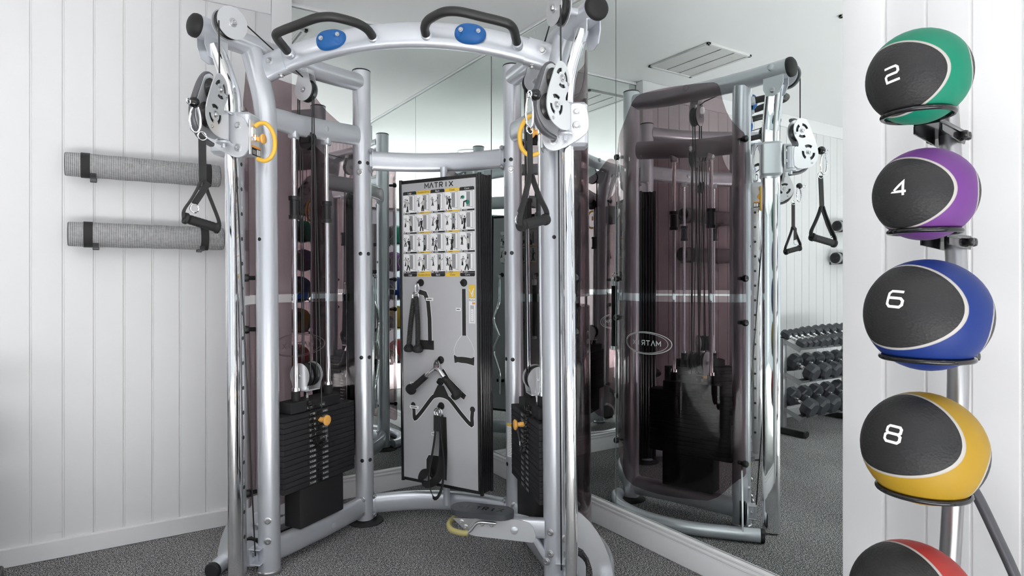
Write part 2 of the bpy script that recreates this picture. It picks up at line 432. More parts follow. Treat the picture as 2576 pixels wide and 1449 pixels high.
# ceiling vents (long slats in three fields)
def vent(x0, x1, y0, y1, label):
    r = empty('air_vent', ((x0 + x1) / 2, (y0 + y1) / 2, H)); hx, hy = (x1 - x0) / 2, (y1 - y0) / 2
    b = MB()
    for (cx, cy, ax_, ay) in ((0, hy - .012, hx, .012), (0, -hy + .012, hx, .012), (hx - .012, 0, .012, hy), (-hx + .012, 0, .012, hy)):
        b.rbox((cx, cy, -.008), ax_, ay, .008, .003)
    b.build('frame', 'vent_white', r)
    b = MB(); b.rbox((0, 0, -.002), hx - .02, hy - .02, .0015, .0005); b.build('backing', 'vent_dark', r)
    b = MB(); n = 30
    for i in range(n):
        x = -hx + .03 + (2 * hx - .06) * i / (n - 1)
        if i % 10 == 9: continue
        b.rbox((x, 0, -.007), .0058, hy - .022, .0025, .001)
    b.build('grille', 'vent_white', r)
    tag(r, label, 'vent')
vent(-1.60, -1.15, -.90, -.34, 'white slatted ceiling vent above the left side of the cable machine')
vent(-1.92, -1.47, -2.20, -1.60, 'white slatted ceiling vent nearer the middle of the room')
# recessed downlights
LAMPS = [(-1.55, -3.1), (-3.2, -1.5), (-3.2, -3.4), (-.75, -4.2), (-5.0, -2.2), (-2.3, -5.2)]
d0 = None
LTXT = ['in front of the cable machine', 'over the dumbbell rack', 'over the middle of the room', 'over the wall behind the ball rack', 'at the far end of the room', 'near the windows', 'over the ball rack']
for (x, y), lt in zip(LAMPS, LTXT):
    r = empty('downlight', (x, y, H))
    b = MB(); b.lathe((0, 0, 0), (0, 0, -1), [(.150, 0), (.156, .004), (.150, .010), (.134, .011), (.130, .001)]); b.build('trim_ring', 'white_trim', r)
    b = MB(); b.cyl((0, 0, -.0005), (0, 0, -.003), .131, seg=32); b.build('lens', 'lamp', r)
    tag(r, 'round recessed ceiling downlight ' + lt, 'ceiling light')
# ------------------------------------------------------------------ the cable machine
# local frame: x = right, y = towards the corner, z = up; slightly out of plumb (SHK)
W0 = V((-1.1168, -1.1603, 0)); PSI = math.radians(-38.752)
mach = empty('cable_machine', W0, PSI)
tag(mach, 'large silver two-tower cable exercise machine standing in the mirrored corner', 'exercise machine')
RZM = Matrix.Rotation(PSI, 4, 'Z')
def mw(p):
    """machine frame -> world"""
    p = V(p); p = V((p.x - SHK * p.z, p.y, p.z)); return W0 + RZM @ p
def shp(p): p = V(p); return V((p.x - SHK * p.z, p.y, p.z))
def mp(mb, name, mats, parent=mach, **k): return mb.build(name, mats, parent, shear=True, **k)
_b = MB()
_b.lathe((0, 0, 0), (0, 0, 1), [(.0004, 0), (.0165, 0), (.0165, .002), (.014, .003), (.0105, .0032), (.0105, .009), (.0095, .0105), (.0055, .0105), (.0050, .0075), (.0004, .0075)], 14)
BOLT = _b.build('bolt', 'steel').data
bpy.data.objects.remove(bpy.data.objects['bolt'])
def bolt(parent, p, d, s=1.0):
    o = bpy.data.objects.new('bolt', BOLT); COL.objects.link(o); o.parent = parent
    o.location = shp(p); o.rotation_mode = 'QUATERNION'; o.rotation_quaternion = V(d).to_track_quat('Z', 'Y'); o.scale = (s, s, s)
    return o
A2 = V((.639, 0, 0)); B2 = V((.410, .616, 0)); LE = (B2 - A2).length
E2 = (B2 - A2) / LE; NI = V((-E2.y, E2.x, 0))          # along the tower, and towards the middle of the machine
def ln(t, off=0.0, z=0.0): p = A2 + E2 * t + NI * off; return V((p.x, p.y, z))
UP = V((0, 0, 1))
LBS = ['2.5', '7.5', '12.5', '17.5', '22.5', '27.5', '32.5', '37.5', '42.5', '47.5', '52.5', '57.5', '62.5', '67.5', '72.5']
KGS = ['1.1', '3.4', '5.7', '7.9', '10.2', '12.5', '14.7', '17.0', '19.3', '21.6', '23.8', '26.1', '28.4', '30.6', '32.9']

def tower(s):
    def S(p): p = V(p); return V((s * p.x, p.y, p.z))
    def SL(L): return [S(p) for p in L]
    def D(d): d = V(d); return V((s * d.x, d.y, d.z))
    e, ni = D(E2), D(NI)
    def L_(t, off=0.0, z=0.0): return S(ln(t, off, z))
    R = .0478
    # --- posts
    b = MB(); b.tube(SL([(.639, 0, .016), (.639, 0, .1)] + [tuple(p) for p in spl([(.639, 0, 1.9), (.639, 0, 1.99), (.643, 0, 2.08), (.657, 0, 2.16), (.681, -.001, 2.26), (.701, -.002, 2.335)], 5)]), R, 28)
    fp = mp(b, 'front_post', 'silver')
    b = MB(); b.lathe(S((.639, 0, 0)), UP, [(.050, .0), (.053, .002), (.053, .012), (.049, .016), (.03, .017)], 28); mp(b, 'foot_cap', 'steel', fp)
    b = MB(); b.tube(SL([(.41, .616, .02), (.41, .616, 2.435)]), R, 28)
    rp = mp(b, 'rear_post', 'silver')
    b = MB(); b.lathe(S((.41, .616, 2.434)), UP, [(R + .0012, 0), (R + .0012, .005), (R - .004, .009), (.01, .011)], 28); mp(b, 'post_cap', 'black_plastic', rp)
    b = MB(); b.lathe(S((.41, .625, 0)), UP, [(.094, 0), (.096, .003), (.094, .006), (.07, .010), (.058, .014), (.052, .022), (.03, .022)], 32); mp(b, 'rubber_foot', 'black_rubber', rp)
    for z in (1.936, 1.449, .894, .3435):          # black plugs and washers
        b = MB()
        b.lathe(S((.410 - .004, .616 - .0475, z)), (0, -1, 0), [(.0105, -.004), (.0105, .001), (.006, .003), (.0005, .0034)], 14)
        b.lathe(S((.410 - .040, .616 - .026, z)), D((-.8, -.6, 0)), [(.0105, -.004), (.0105, .001), (.006, .003), (.0005, .0034)], 14)
        mp(b, 'hole_plug', 'black_plastic', rp)
    bolt(rp, S((.406, .568, 1.885)), (0, -1, 0), 1.15)
    for z in (.135, .065): bolt(rp, S((.406, .568, z)), (0, -1, 0), 1.0)
    b = MB()
    for z in (2.30, 2.26): pass
    b.lathe(S((.639 + .010, -.0465, 1.487)), (0.2 * s, -1, 0), [(.0085, -.003), (.0085, .001), (.0005, .002)], 14)
    mp(b, 'hole_plug', 'black_plastic', fp)
    for z in (.245, .155): bolt(fp, S((.622, -.045, z)), D((-.35, -.93, 0)), .95)
    # --- top tube with its black cap
    tt = [(.826, -.222, 2.366), (.765, -.113, 2.360), (.703, -.002, 2.356), (.640, .13, 2.353), (.58, .26, 2.352), (.50, .42, 2.357), (.424, .59, 2.372)]
    b = MB(); b.tube(SL(spl(tt, 5)), .0478, 28); tb = mp(b, 'top_tube', 'silver')
    d0 = (V(tt[0]) - V(tt[1])).normalized()
    b = MB(); b.lathe(S(tt[0]), D(d0), [(.040, -.006), (.0492, -.004), (.0500, .006), (.047, .016), (.036, .024), (.018, .028), (.001, .029)], 28)
    mp(b, 'end_cap', 'black_rubber', tb)
    tx = V((.878, .478, 0))
    for p in ((.80 + .042, -.155 + .023, 2.372), (.585 + .035, .26 + .03, 2.372)):
        b = MB(); b.lathe(S(p), D((.86, .47, .2)), [(.017, -.012), (.017, .004), (.013, .006), (.0005, .0065)], 18)
        mp(b, 'plug', 'silver', tb)
    # --- front pulley
    ax = V((-.878, -.478, 0)).normalized(); pc = V((.681, -.219, 2.369))
    b = MB()
    for o_, r in ((-.021, .067), (.021, .067)):
        b.cyl(S(pc + ax * (o_ - .0015)), S(pc + ax * (o_ + .0015)), r, seg=36)
    pb = mp(b, 'pulley_guard', 'silver_plate')
    b = MB(); b.lathe(S(pc - ax * .016), D(ax), [(.02, 0), (.060, 0), (.062, .004), (.055, .010), (.055, .022), (.062, .028), (.060, .032), (.02, .032)], 32)
    mp(b, 'pulley_wheel', 'black_plastic', pb)
    b = MB(); b.cyl(S(pc - ax * .10), S(pc - ax * .022), .016, seg=18); mp(b, 'axle', 'silver', pb)
    bolt(pb, S(pc + ax * .0225), D(ax), 1.15)
    # --- chrome guide column
    cl = [(.712, -.142, .012), (.712, -.142, .5), (.712, -.142, 1.2), (.712, -.142, 1.97)] + [tuple(p) for p in spl([(.712, -.142, 2.03), (.717, -.143, 2.10), (.730, -.147, 2.16), (.750, -.152, 2.225), (.776, -.158, 2.30)], 5)]
    # section: a = x side, b = y side (front end fully round)
    sec = oval(.0262, .0445, 28, 2.9)
    b = MB(); b.tube(SL(cl), 1, sec=[(x, y) for x, y in sec], bdir=(0, 1, 0)); gc = mp(b, 'guide_column', 'chrome')
    # perforated face plate and its holes
    b = MB(); ux = .712 - .0262
    fr = lambda y, z: S((ux, y, z))
    b.rbox(S((.712 - .0256, -.128, .99)), .0012, .020, .94, .0006); fpz = mp(b, 'hole_strip', 'steel', gc)
    b = MB(); b2 = MB()
    for k in range(19):
        z = 1.696 + .1065 * (k - 14) - .0
        if z > 2.06: break
        b.disc(S((ux - .0009, -.128, z)), D((-1, 0, 0)), .0088, 14)
        b2.text(str(k + 1), lambda x, y, z=z: S((ux - .0010, -.128 + (-s) * (x if s > 0 else x) * 1.0, z + .027 + y)), .020)
    mp(b, 'adjustment_hole', 'black_ink', gc)
    mp(b2, 'hole_number', 'white_ink', gc)
    # bracket from tube to column
    b = MB()
    for o_ in (-.030, .030):
        c0 = V((.790, -.160, 2.30)); q = [(-.052, .055), (.05, .055), (.05, -.03), (.035, -.062), (0, -.07), (-.035, -.055), (-.052, -.01)]
        dx = V((.478, -.878, 0)); nx = V((.878, .478, 0))
        b.prism([(x, y) for x, y in q], lambda x, y, h, o_=o_: S(c0 + dx * (-x) * 1.0 + nx * (o_ + h) + V((0, 0, y))), .005)
    bk = mp(b, 'column_bracket', 'silver')
    for sg in (-1, 1): bolt(bk, S(V((.790, -.160, 2.262)) + V((.878, .478, 0)) * (.036 * sg)), D(V((.878, .478, 0)) * sg), .9)
    # --- oval beams of the tower
    b = MB(); b.tube([L_(.03, 0, 2.040), L_(.2, 0, 2.043), L_(.35, 0, 2.055), L_(LE - .03, 0, 2.083)], 1, sec=oval(.026, .052, 28, 2.6), bdir=UP)
    cb = mp(b, 'crossbeam', 'silver'); 
    b = MB(); b.lathe(L_(.36, .025, 2.062), D(NI), [(.0145, -.004), (.0145, .003), (.011, .005), (.0005, .0055)], 16); mp(b, 'plug', 'silver', cb)
    b = MB(); b.tube([L_(.03, 0, .092), L_(.33, .012, .092), L_(LE - .03, 0, .092)], 1, sec=oval(.032, .054, 28, 2.6), bdir=UP)
    bb = mp(b, 'base_beam', 'silver')
    b = MB(); b.lathe(L_(.37, .042, .085), D(NI), [(.016, -.012), (.016, .004), (.012, .006), (.0005, .0065)], 16); mp(b, 'plug', 'silver', bb)
    # --- guide rods
    for t in (.166, .384):
        b = MB(); b.cyl(L_(t, 0, .15), L_(t, 0, 1.995), .0104, seg=16); gr = mp(b, 'guide_rod', 'chrome')
        b = MB(); b.rbox(L_(t, 0, 1.992 + .012 * (t > .3)), .021, .021, .018, .006); b.build('rod_collar', 'silver', gr, shear=True)
        b = MB()
        b.lathe(L_(t, 0, 1.594), UP, [(.011, 0), (.026, 0), (.026, .018), (.021, .019), (.021, .088), (.026, .089), (.026, .108), (.011, .108)], 20)
        mp(b, 'rod_sleeve', 'black_plastic', gr)
        b = MB(); b.lathe(L_(t, 0, .725), UP, [(.012, 0), (.021, 0), (.021, .058), (.012, .058)], 20); mp(b, 'rubber_bumper', 'black_rubber', gr)
        b = MB(); b.lathe(L_(t, 0, .783), UP, [(.012, 0), (.018, 0), (.018, .016), (.012, .016)], 20); mp(b, 'chrome_ring', 'chrome', gr)
    # --- weight stack
    pz0, pitch = .336, .0250
    tc, hl = .272, .240
    sg = -1 if s > 0 else 1                                     # text must read left to right on both towers
    def lab(mb, z, i, off, th):
        mb.m = 1; mb.rbox(L_(.252, off, z), .066, th * .36, .0016, .001, ax=(e, UP, ni)); mb.m = 2
        fr = lambda x, y: L_(.252 + sg * x * (1 if s > 0 else 1), off + .0025, z + y)
        mb.text(LBS[i] + 'LBS', lambda x, y: fr(x - .042, y), .0125, sx=1.0)
        mb.text(KGS[i] + 'KG', lambda x, y: fr(x + .042, y), .0125, sx=1.0)
        mb.m = 1; mb.lathe(L_(.252, off + .0018, z), ni, [(.0075, 0), (.0075, .002), (.0055, .0022), (.0005, .0005)], 14)
    hd = None
    for i in range(14):
        z = pz0 + pitch * (13 - i) + pitch / 2
        b = MB(); b.rbox(L_(tc, 0, z), hl, .058, pitch / 2 - .0006, .006, ax=(e, ni, UP), cham=.0028)
        lab(b, z, i + 1, .0585, pitch)
        mp(b, 'weight_plate', ['plate_black', 'black_plastic', 'white_ink'])
    zt = pz0 + 14 * pitch
    b = MB(); b.rbox(L_(.262, -.008, zt + .026), .165, .048, .025, .006, ax=(e, ni, UP), cham=.003)
    lab(b, zt + .016, 0, .0405, .026)
    hd = mp(b, 'head_plate', ['plate_black', 'black_plastic', 'white_ink'])
    b = MB(); b.cyl(L_(.235, 0, zt + .05), L_(.235, 0, zt + .085), .010, seg=6); b.cyl(L_(.235, 0, zt + .08), L_(.235, 0, zt + .118), .013, seg=6); b.cyl(L_(.235, 0, zt + .115), L_(.235, 0, zt + .135), .009, seg=16)
    mp(b, 'cable_stem', 'chrome', hd)
    b = MB(); b.rbox(L_(.285, 0, .242), .148, .05, .094, .006, ax=(e, ni, UP)); mp(b, 'stack_base', 'black_rubber')
    # selector pin with its curly cord
    zp = pz0 + pitch * 12.5 - .012
    b = MB(); b.lathe(L_(.262, .055, zp), ni, [(.004, 0), (.012, .002), (.0125, .022), (.010, .027), (.010, .036), (.021, .040), (.0245, .045), (.0245, .050), (.020, .053), (.012, .0535), (.0005, .0525)], 24)
    sp = mp(b, 'selector_pin', 'amber')
    base = spl([L_(.205, .045, zt + .045), L_(.200, .066, zt - .02), L_(.203, .07, zt - .09), L_(.212, .07, zt - .14), L_(.235, .072, zt - .168), L_(.262, .072, zt - .172), L_(.285, .072, zt - .158)], 40)
    hx = []
    for i, p in enumerate(base):
        tdir = (base[min(i + 1, len(base) - 1)] - base[max(i - 1, 0)]).normalized(); a = ni - tdir * ni.dot(tdir); a.normalize(); c = tdir.cross(a)
        th = i * 1.15; hx.append(p + a * (.0075 * cos(th)) + c * (.0075 * sin(th)))
    b = MB(); b.tube(hx, .0024, 5); mp(b, 'coil_cord', 'black_plastic', sp)
    b = MB(); b.tube([L_(.285, .072, zt - .158), L_(.279, .08, zt - .10), L_(.268, .088, zt - .062)], .0012, 6); b.tube([L_(.285, .072, zt - .158), L_(.290, .08, zt - .11), L_(.270, .095, zt - .06)], .0012, 6)
    mp(b, 'cord_loop', 'steel', sp)
    b = MB(); b.rbox(L_(.284, .073, zt - .142), .005, .004, .011, .002, ax=(e, ni, UP)); mp(b, 'cord_clamp', 'chrome', sp)
    # --- pulley above the stack
    c = L_(.235, 0, .852); rr_ = .060
    def plate(mb, cc, o_, r, zb, th=.003):
        out = [(r * cos(math.radians(a)), r * sin(math.radians(a))) for a in range(-35, 216, 10)] + [(-r * .72, zb), (r * .72, zb)]
        mb.prism(out, lambda x, y, h: cc + e * (o_ + h) + ni * x + UP * y, th)
    b = MB(); plate(b, c, -.046, rr_, -.068); plate(b, c, .043, rr_, -.068)
    b.rbox(c + UP * (-.0695), .046, rr_ * .72, .003, .002, ax=(e, ni, UP)); pk = mp(b, 'pulley_bracket', 'silver_plate')
    for o_ in (-.021, .021):
        b = MB(); b.lathe(c + e * (o_ - .014), e, [(.01, 0), (.055, 0), (.056, .005), (.046, .012), (.046, .016), (.056, .023), (.055, .028), (.01, .028)], 32); mp(b, 'pulley_wheel', 'black_plastic', pk)
    bolt(pk, c - e * .0465, -e, .8); bolt(pk, c + e * .0465, e, .8)
    # pulley under the top tube
    c = L_(.250, 0, 2.224)
    b = MB()
    for o_ in (-.022, .019):
        out = [(.054 * cos(math.radians(a)), .054 * sin(math.radians(a))) for a in range(-215, 36, 10)] + [(.030, .085), (-.030, .085)]
        b.prism(out, lambda x, y, h, o_=o_: c + e * (o_ + h) + ni * x + UP * y, .003)
    b.rbox(c + UP * .088, .024, .031, .012, .004, ax=(e, ni, UP))
    pk = mp(b, 'pulley_bracket', 'silver_plate')
    b = MB(); b.lathe(c + e * -.017, e, [(.01, 0), (.052, 0), (.054, .004), (.046, .012), (.046, .022), (.054, .030), (.052, .034), (.01, .034)], 32); mp(b, 'pulley_wheel', 'black_plastic', pk)
    bolt(pk, c - e * .0225, -e, .9); bolt(pk, c + e * .0225, e, .9)
    # pulley below the crossbeam
    c = L_(.262, -.004, 1.985)
    b = MB(); b.lathe(c + e * -.014, e, [(.01, 0), (.045, 0), (.046, .004), (.038, .011), (.038, .017), (.046, .024), (.045, .028), (.01, .028)], 28); pk = mp(b, 'pulley_wheel', 'black_plastic')
    b = MB(); b.rbox(c + UP * .03 - e * .02, .002, .024, .045, .006, ax=(e, ni, UP)); b.rbox(c + UP * .03 + e * .02, .002, .024, .045, .006, ax=(e, ni, UP)); mp(b, 'wheel_bracket', 'black_plastic', pk)
    # pulley behind, under the beam (dark cover plates)
    for t, z in ((.13, 2.04), (.44, 2.07)):
        pass
    # --- cables
    def cable(pts, r=.0031): 
        b = MB(); b.tube(pts, r, 8); mp(b, 'cable', 'cable')
    for t in (.214, .256):
        for o_ in (-.046, .046): cable([L_(t, o_, .852), L_(t + (.25 - t) * .75, o_ * 1.0, 2.19)])
    cable([L_(.30, .046, .2), L_(.262, .040, 1.98)], .0028); cable([L_(.262, -.040, 1.98), L_(.262, -.043, .34)], .0028)
    cable(SL([(.690, -.283, 2.357), (.689, -.283, 2.085)]))
    top = pc + V((0, 0, .058)); cable(SL([top + V((0, 0, 0)), (.575, .19, 2.30), (.55, .235, 2.272)]))
    cable(SL([(.668, -.070, .10), (.676, -.20, 1.95)]))
    # --- floor pulley in the fin, yoke on the post
    b = MB(); b.lathe(S((.716, -.018, .092)), (0, 1, 0), [(.01, 0), (.060, 0), (.061, .004), (.053, .011), (.053, .018), (.061, .025), (.060, .029), (.01, .029)], 28); fpw = mp(b, 'floor_pulley', 'black_plastic')
    b = MB(); out = arc2(0, 0, .055, -60, 190, 14) + [(-.054, -.06), (.02, -.06)]
    b.prism(out, lambda x, y, h: S((.716 - x, -.030 + h, .092 + y)), .006); b.rbox(S((.672, -.052, .125)), .028, .022, .003, .002); b.rbox(S((.672, -.052, .058)), .028, .022, .003, .002); b.rbox(S((.694, -.052, .092)), .003, .022, .034, .002)
    yk = mp(b, 'pulley_yoke', 'silver', fpw); bolt(yk, S((.690, -.045, .092)), (0, -1, 0), .8)
    # --- fin between post and outer foot tube
    outer = arc2(.686, .03, .185, 90, 0, 16); outer = [(.686, .345), (.72, .333), (.755, .310), (.79, .278), (.822, .235), (.848, .185), (.868, .135), (.880, .085), (.886, .032)]
    inner = [(.800, .032), (.796, .08), (.782, .125), (.758, .16), (.725, .178), (.686, .182)]
    b = MB(); b.prism(outer + inner, lambda x, y, h: S((x, -.004 + h, y)), .008); fn = mp(b, 'foot_fin', 'silver_plate')
    out = [(-.022, -.05), (.008, -.055), (.018, -.045), (.018, .045), (.008, .055), (-.022, .05)]
    b = MB(); b.prism(out, lambda x, y, h: S((.680 - x, -.030 + h, .215 + y)), .026); tabp = mp(b, 'post_tab', 'silver', fn)
    bolt(tabp, S((.683, -.031, .215)), (0, -1, 0), 1.05)
    # --- outer foot tube on the floor
    b = MB(); ft = [(.852, -.088, .036), (.860, .06, .036), (.862, .22, .036), (.83, .38, .036), (.755, .53, .036), (.64, .64, .036), (.50, .69, .036), (.44, .68, .036)]
    b.tube(SL(spl(ft, 5)), .0335, 20); fo = mp(b, 'foot_tube', 'silver')
    b = MB(); b.lathe(S((.852, -.086, .036)), (0, -1, 0), [(.030, -.004), (.0355, -.002), (.0355, .012), (.03, .018), (.001, .020)], 20); mp(b, 'end_cap', 'black_rubber', fo)
    # --- smoked shroud
    C2 = spl([(.712, -.018, 0), (.752, .020, 0), (.783, .095, 0), (.796, .20, 0), (.785, .33, 0), (.742, .46, 0), (.660, .575, 0), (.55, .655, 0), (.432, .692, 0)], 10)
    acc = [0.0]
    for a, b_ in zip(C2, C2[1:]): acc.append(acc[-1] + (b_ - a).length)
    TOT = acc[-1]
    def cv(w):
        d = max(0, min(1, w)) * TOT
        for i in range(len(acc) - 1):
            if d <= acc[i + 1] + 1e-9:
                k = (d - acc[i]) / (acc[i + 1] - acc[i]); p = C2[i].lerp(C2[i + 1], k); t = (C2[i + 1] - C2[i]).normalized()
                return p, V((t.y, -t.x, 0))
    def interp(T, w):
        for (a, x), (b_, y) in zip(T, T[1:]):
            if w <= b_: return x + (y - x) * ((w - a) / (b_ - a))
        return T[-1][1]
    TOPZ = [(0, 2.055), (.02, 2.078), (.05, 2.092), (.08, 2.114), (.108, 2.145), (.13, 2.182), (.15, 2.236), (.166, 2.305), (.178, 2.327), (.20, 2.336), (.64, 2.336), (.68, 2.328), (.71, 2.31), (.74, 2.28), (.79, 2.23), (.85, 2.185), (.92, 2.145), (1, 2.10)]
    BOTZ = [(0, .30), (.02, .285), (.06, .275), (.10, .25), (.14, .215), (.18, .185), (.23, .165), (.5, .160), (.70, .165), (.78, .185), (.86, .25), (.93, .34), (1, .36)]
    def panel(name, z0, z1):
        ws = sorted(set([i / 60 for i in range(61)] + [q[0] for q in TOPZ] + [q[0] for q in BOTZ] + [.006, .994]))
        LO = []; b = MB()
        def zz(w, z):
            v = interp(z, w) if isinstance(z, list) else z
            if not isinstance(z, list):
                k = min(w, 1 - w) * TOT / .02
                if k < 1: v += (.02 - .02 * math.sqrt(max(0, 1 - (1 - k) ** 2))) * (1 if z < 1.215 and False else 0)
            return v
        nz = 6; th = .004
        G = {}
        for sd in (0, 1):
            for i, w in enumerate(ws):
                p, nn = cv(w); a, c = zz(w, z0), zz(w, z1)
                for j in range(nz + 1):
                    q = p + nn * (th * sd); G[sd, i, j] = b.bm.verts.new(S((q.x, q.y, a + (c - a) * j / nz)))
        n = len(ws)
        for i in range(n - 1):
            for j in range(nz):
                for sd in (0, 1):
                    q = [G[sd, i, j], G[sd, i + 1, j], G[sd, i + 1, j + 1], G[sd, i, j + 1]]; b.f(q if sd else q[::-1])
            for j in (0, nz):
                q = [G[0, i, j], G[0, i + 1, j], G[1, i + 1, j], G[1, i, j]]; b.f(q)
        for j in range(nz):
            for i in (0, n - 1): b.f([G[0, i, j], G[1, i, j], G[1, i, j + 1], G[0, i, j + 1]])
        return mp(b, name, 'smoke', ang=45)
    pu = panel('upper_shroud', 1.235, TOPZ); pl = panel('lower_shroud', BOTZ, 1.192)
    for par, zs in ((pu, (2.045, 1.316)), (pl, (1.085, .352))):
        for w in (.018, .985):
            for z in zs:
                p, nn = cv(w)
                b = MB(); b.lathe(S(p + UP * z - nn * .03), D(nn), [(.010, 0), (.010, .030), (.017, .033), (.0185, .042), (.016, .051), (.009, .056), (.0005, .057)], 18)
                mp(b, 'shroud_knob', 'black_plastic', par)
    # logo on the outside of the lower panel
    b = MB()
    def fl_(x, y):
        p, nn = cv(.60 + sg * x * (-1) / TOT); return S(p + nn * .0058 + UP * (.965 + y))
    for r, th in ((1.0, .004), (.90, .0022)):
        b.stroke([(.155 * r * cos(2 * PI * i / 60) + (.006 if r < 1 else 0), .060 * r * sin(2 * PI * i / 60)) for i in range(60)], fl_, th, 1, True)
    matrix_word(b, fl_, .185, .026, .0045, 3)
    mp(b, 'logo', 'white_ink', pl, recalc=False)
    # --- carriage
    b = MB(); b.rbox(S((.702, -.142, 1.925)), .090, .052, .088, .018, steps=4); ca = mp(b, 'carriage', 'silver')
    out = spl([(.612, 1.862, 0), (.612, 1.94, 0), (.640, 1.985, 0), (.70, 1.995, 0), (.765, 2.0, 0), (.790, 1.965, 0), (.792, 1.90, 0), (.770, 1.872, 0), (.715, 1.838, 0), (.665, 1.818, 0), (.628, 1.828, 0)], 4, True)
    b = MB(); b.prism([(p.x, p.y) for p in out], lambda x, y, h: S((x, -.197 - h, y)), .009); fpl = mp(b, 'face_plate', 'silver_plate', ca)
    for x, z, q in ((.747, 1.968, 1), (.747, 1.915, 1.25), (.655, 1.857, 1.25), (.655, 1.95, 1.15)): bolt(ca, S((x, -.206, z)), (0, -1, 0), q * .8)
    b = MB(); b.rbox(S((.610, -.148, 1.905)), .004, .050, .075, .016, ax=(V((0, 1, 0)), V((0, 0, 1)), V((1, 0, 0))) if False else None); mp(b, 'side_plate', 'silver_plate', ca)
    b = MB(); fr = lambda y, z: S((.6055, -.150 + (y if s < 0 else -y), 1.853 + z))
    b.m = 0; b.rect(-.036, -.022, .036, .020, fr); b.m = 1; fr2 = lambda y, z: S((.6050, -.150 + (y if s < 0 else -y), 1.853 + z)); b.rect(-.036, .011, .036, .020, fr2)
    b.m = 2
    for x in (.004, .020): b.rect(x, -.017, x + .013, .007, fr2)
    for z in (-.002, -.008, -.014): b.rect(-.032, z, -.002, z + .002, fr2)
    mp(b, 'warning_sticker', ['black_ink', 'orange_ink', 'white_ink'], ca)
    b = MB(); b.tube(SL(spl([(.605, -.16, 1.956), (.585, -.16, 1.968), (.556, -.16, 1.966), (.530, -.16, 1.935), (.518, -.16, 1.895), (.522, -.16, 1.850), (.540, -.16, 1.820), (.565, -.16, 1.810), (.596, -.16, 1.819)], 5)), .0092, 14); mp(b, 'pull_handle', 'yellow', ca)
    b = MB(); b.lathe(S((.606, -.160, 1.902)), D((-1, 0, 0)), [(.011, 0), (.011, .018), (.009, .022), (.012, .026), (.020, .032), (.022, .037), (.020, .042), (.012, .044), (.0005, .0445)], 22); mp(b, 'release_knob', 'amber', ca)
    b = MB(); b.rbox(S((.603, -.175, 1.925)), .006, .016, .022, .004); b.rbox(S((.598, -.165, 1.905)), .006, .012, .014, .004); mp(b, 'latch', 'chrome', ca)
    # swivel barrel and pulley arm (left and right arms are swung to different angles)
    bc = V((.703, -.236, 0)); h = V((-.556, -.831, 0)) if s > 0 else V((.03, -1, 0)); h.normalize(); nh = V((-h.y, h.x, 0))
    b = MB(); b.cyl(S(bc + UP * 1.880), S(bc + UP * 1.995), .022, seg=24, cham=.003); b.cyl(S(bc + UP * 1.868), S(bc + UP * 1.880), .028, seg=24, cham=.002); b.cyl(S(bc + UP * 1.852), S(bc + UP * 1.868), .009, seg=6)
    b.rbox(S((.703, -.216, 2.0)), .026, .024, .005, .004); b.rbox(S((.703, -.216, 1.872)), .026, .024, .005, .004)
    br = mp(b, 'swivel_barrel', 'silver', ca)
    q = lambda a, z, o_: S(bc + h * a + nh * o_ + UP * z)
    out = [(.004, 1.893), (.004, 1.985), (.026, 1.990), (.030, 2.005), (.020, 2.026), (.006, 2.046), (.000, 2.078), (.006, 2.108), (.024, 2.130), (.048, 2.140), (.070, 2.135), (.088, 2.120), (.104, 2.090), (.122, 2.052), (.140, 2.010), (.150, 1.972), (.149, 1.945), (.138, 1.918), (.118, 1.898), (.090, 1.886), (.05, 1.880)]
    out = [(p.x, p.y) for p in spl([(x, y, 0) for x, y in out], 2, True)]
    holes = [kidney(.052, 2.075, .024, .038, a, a + 70) for a in (20, 125, 235)] + [kidney(.090, 1.965, .026, .041, a, a + 70) for a in (55, 170, 290)]
    b = MB()
    for o_ in (-.024, .020): b.prism(out, lambda x, y, d, o_=o_: q(x, y, o_ + d), .004, holes)
    pa = mp(b, 'pulley_arm', 'silver_plate')
    for (a, z, r) in ((.052, 2.075, .046), (.090, 1.965, .050)):
        b = MB(); b.lathe(q(a, z, -.017), D(nh), [(.01, 0), (r, 0), (r + .001, .004), (r - .008, .013), (r - .008, .021), (r + .001, .030), (r, .034), (.01, .034)], 28); mp(b, 'pulley_wheel', 'black_plastic', pa)
        for sg2 in (-1, 1): bolt(pa, q(a, z, .0245 * sg2), D(nh * sg2), .85)
    for a, z in ((.112, 1.912), (.012, 2.06)):
        for sg2 in (-1, 1): bolt(pa, q(a, z, .0242 * sg2), D(nh * sg2), .45)
    b = MB(); og = -.036 * s
    b.tube([q(a, z, og) for a, z in [(p.x, p.y) for p in spl([(.030, 2.140, 0), (.058, 2.140, 0), (.092, 2.105, 0), (.122, 2.05, 0), (.146, 1.99, 0), (.146, 1.94, 0), (.122, 1.895, 0), (.085, 1.872, 0), (.025, 1.860, 0)], 4)]], 1, sec=oval(.0095, .0135, 16, 2.6), bdir=D(nh)); mp(b, 'rubber_guard', 'guard_grey', pa)
    b = MB(); b.sphere(q(.190, 1.985, 0), .0215, 20, 12); bs = mp(b, 'stopper_ball', 'black_gloss', pa)
    b = MB(); b.tube([q(.21 + .012 + .011 * cos(2 * PI * i / 16), 1.985 + .011 * sin(2 * PI * i / 16) - .004, 0) for i in range(16)], .003, 8, closed=True); mp(b, 'cable_eye', 'chrome', pa)
    return dict(q=q, h=h, nh=nh, hook=q(.226, 1.974, 0))
TW = {1: tower(1), -1: tower(-1)}

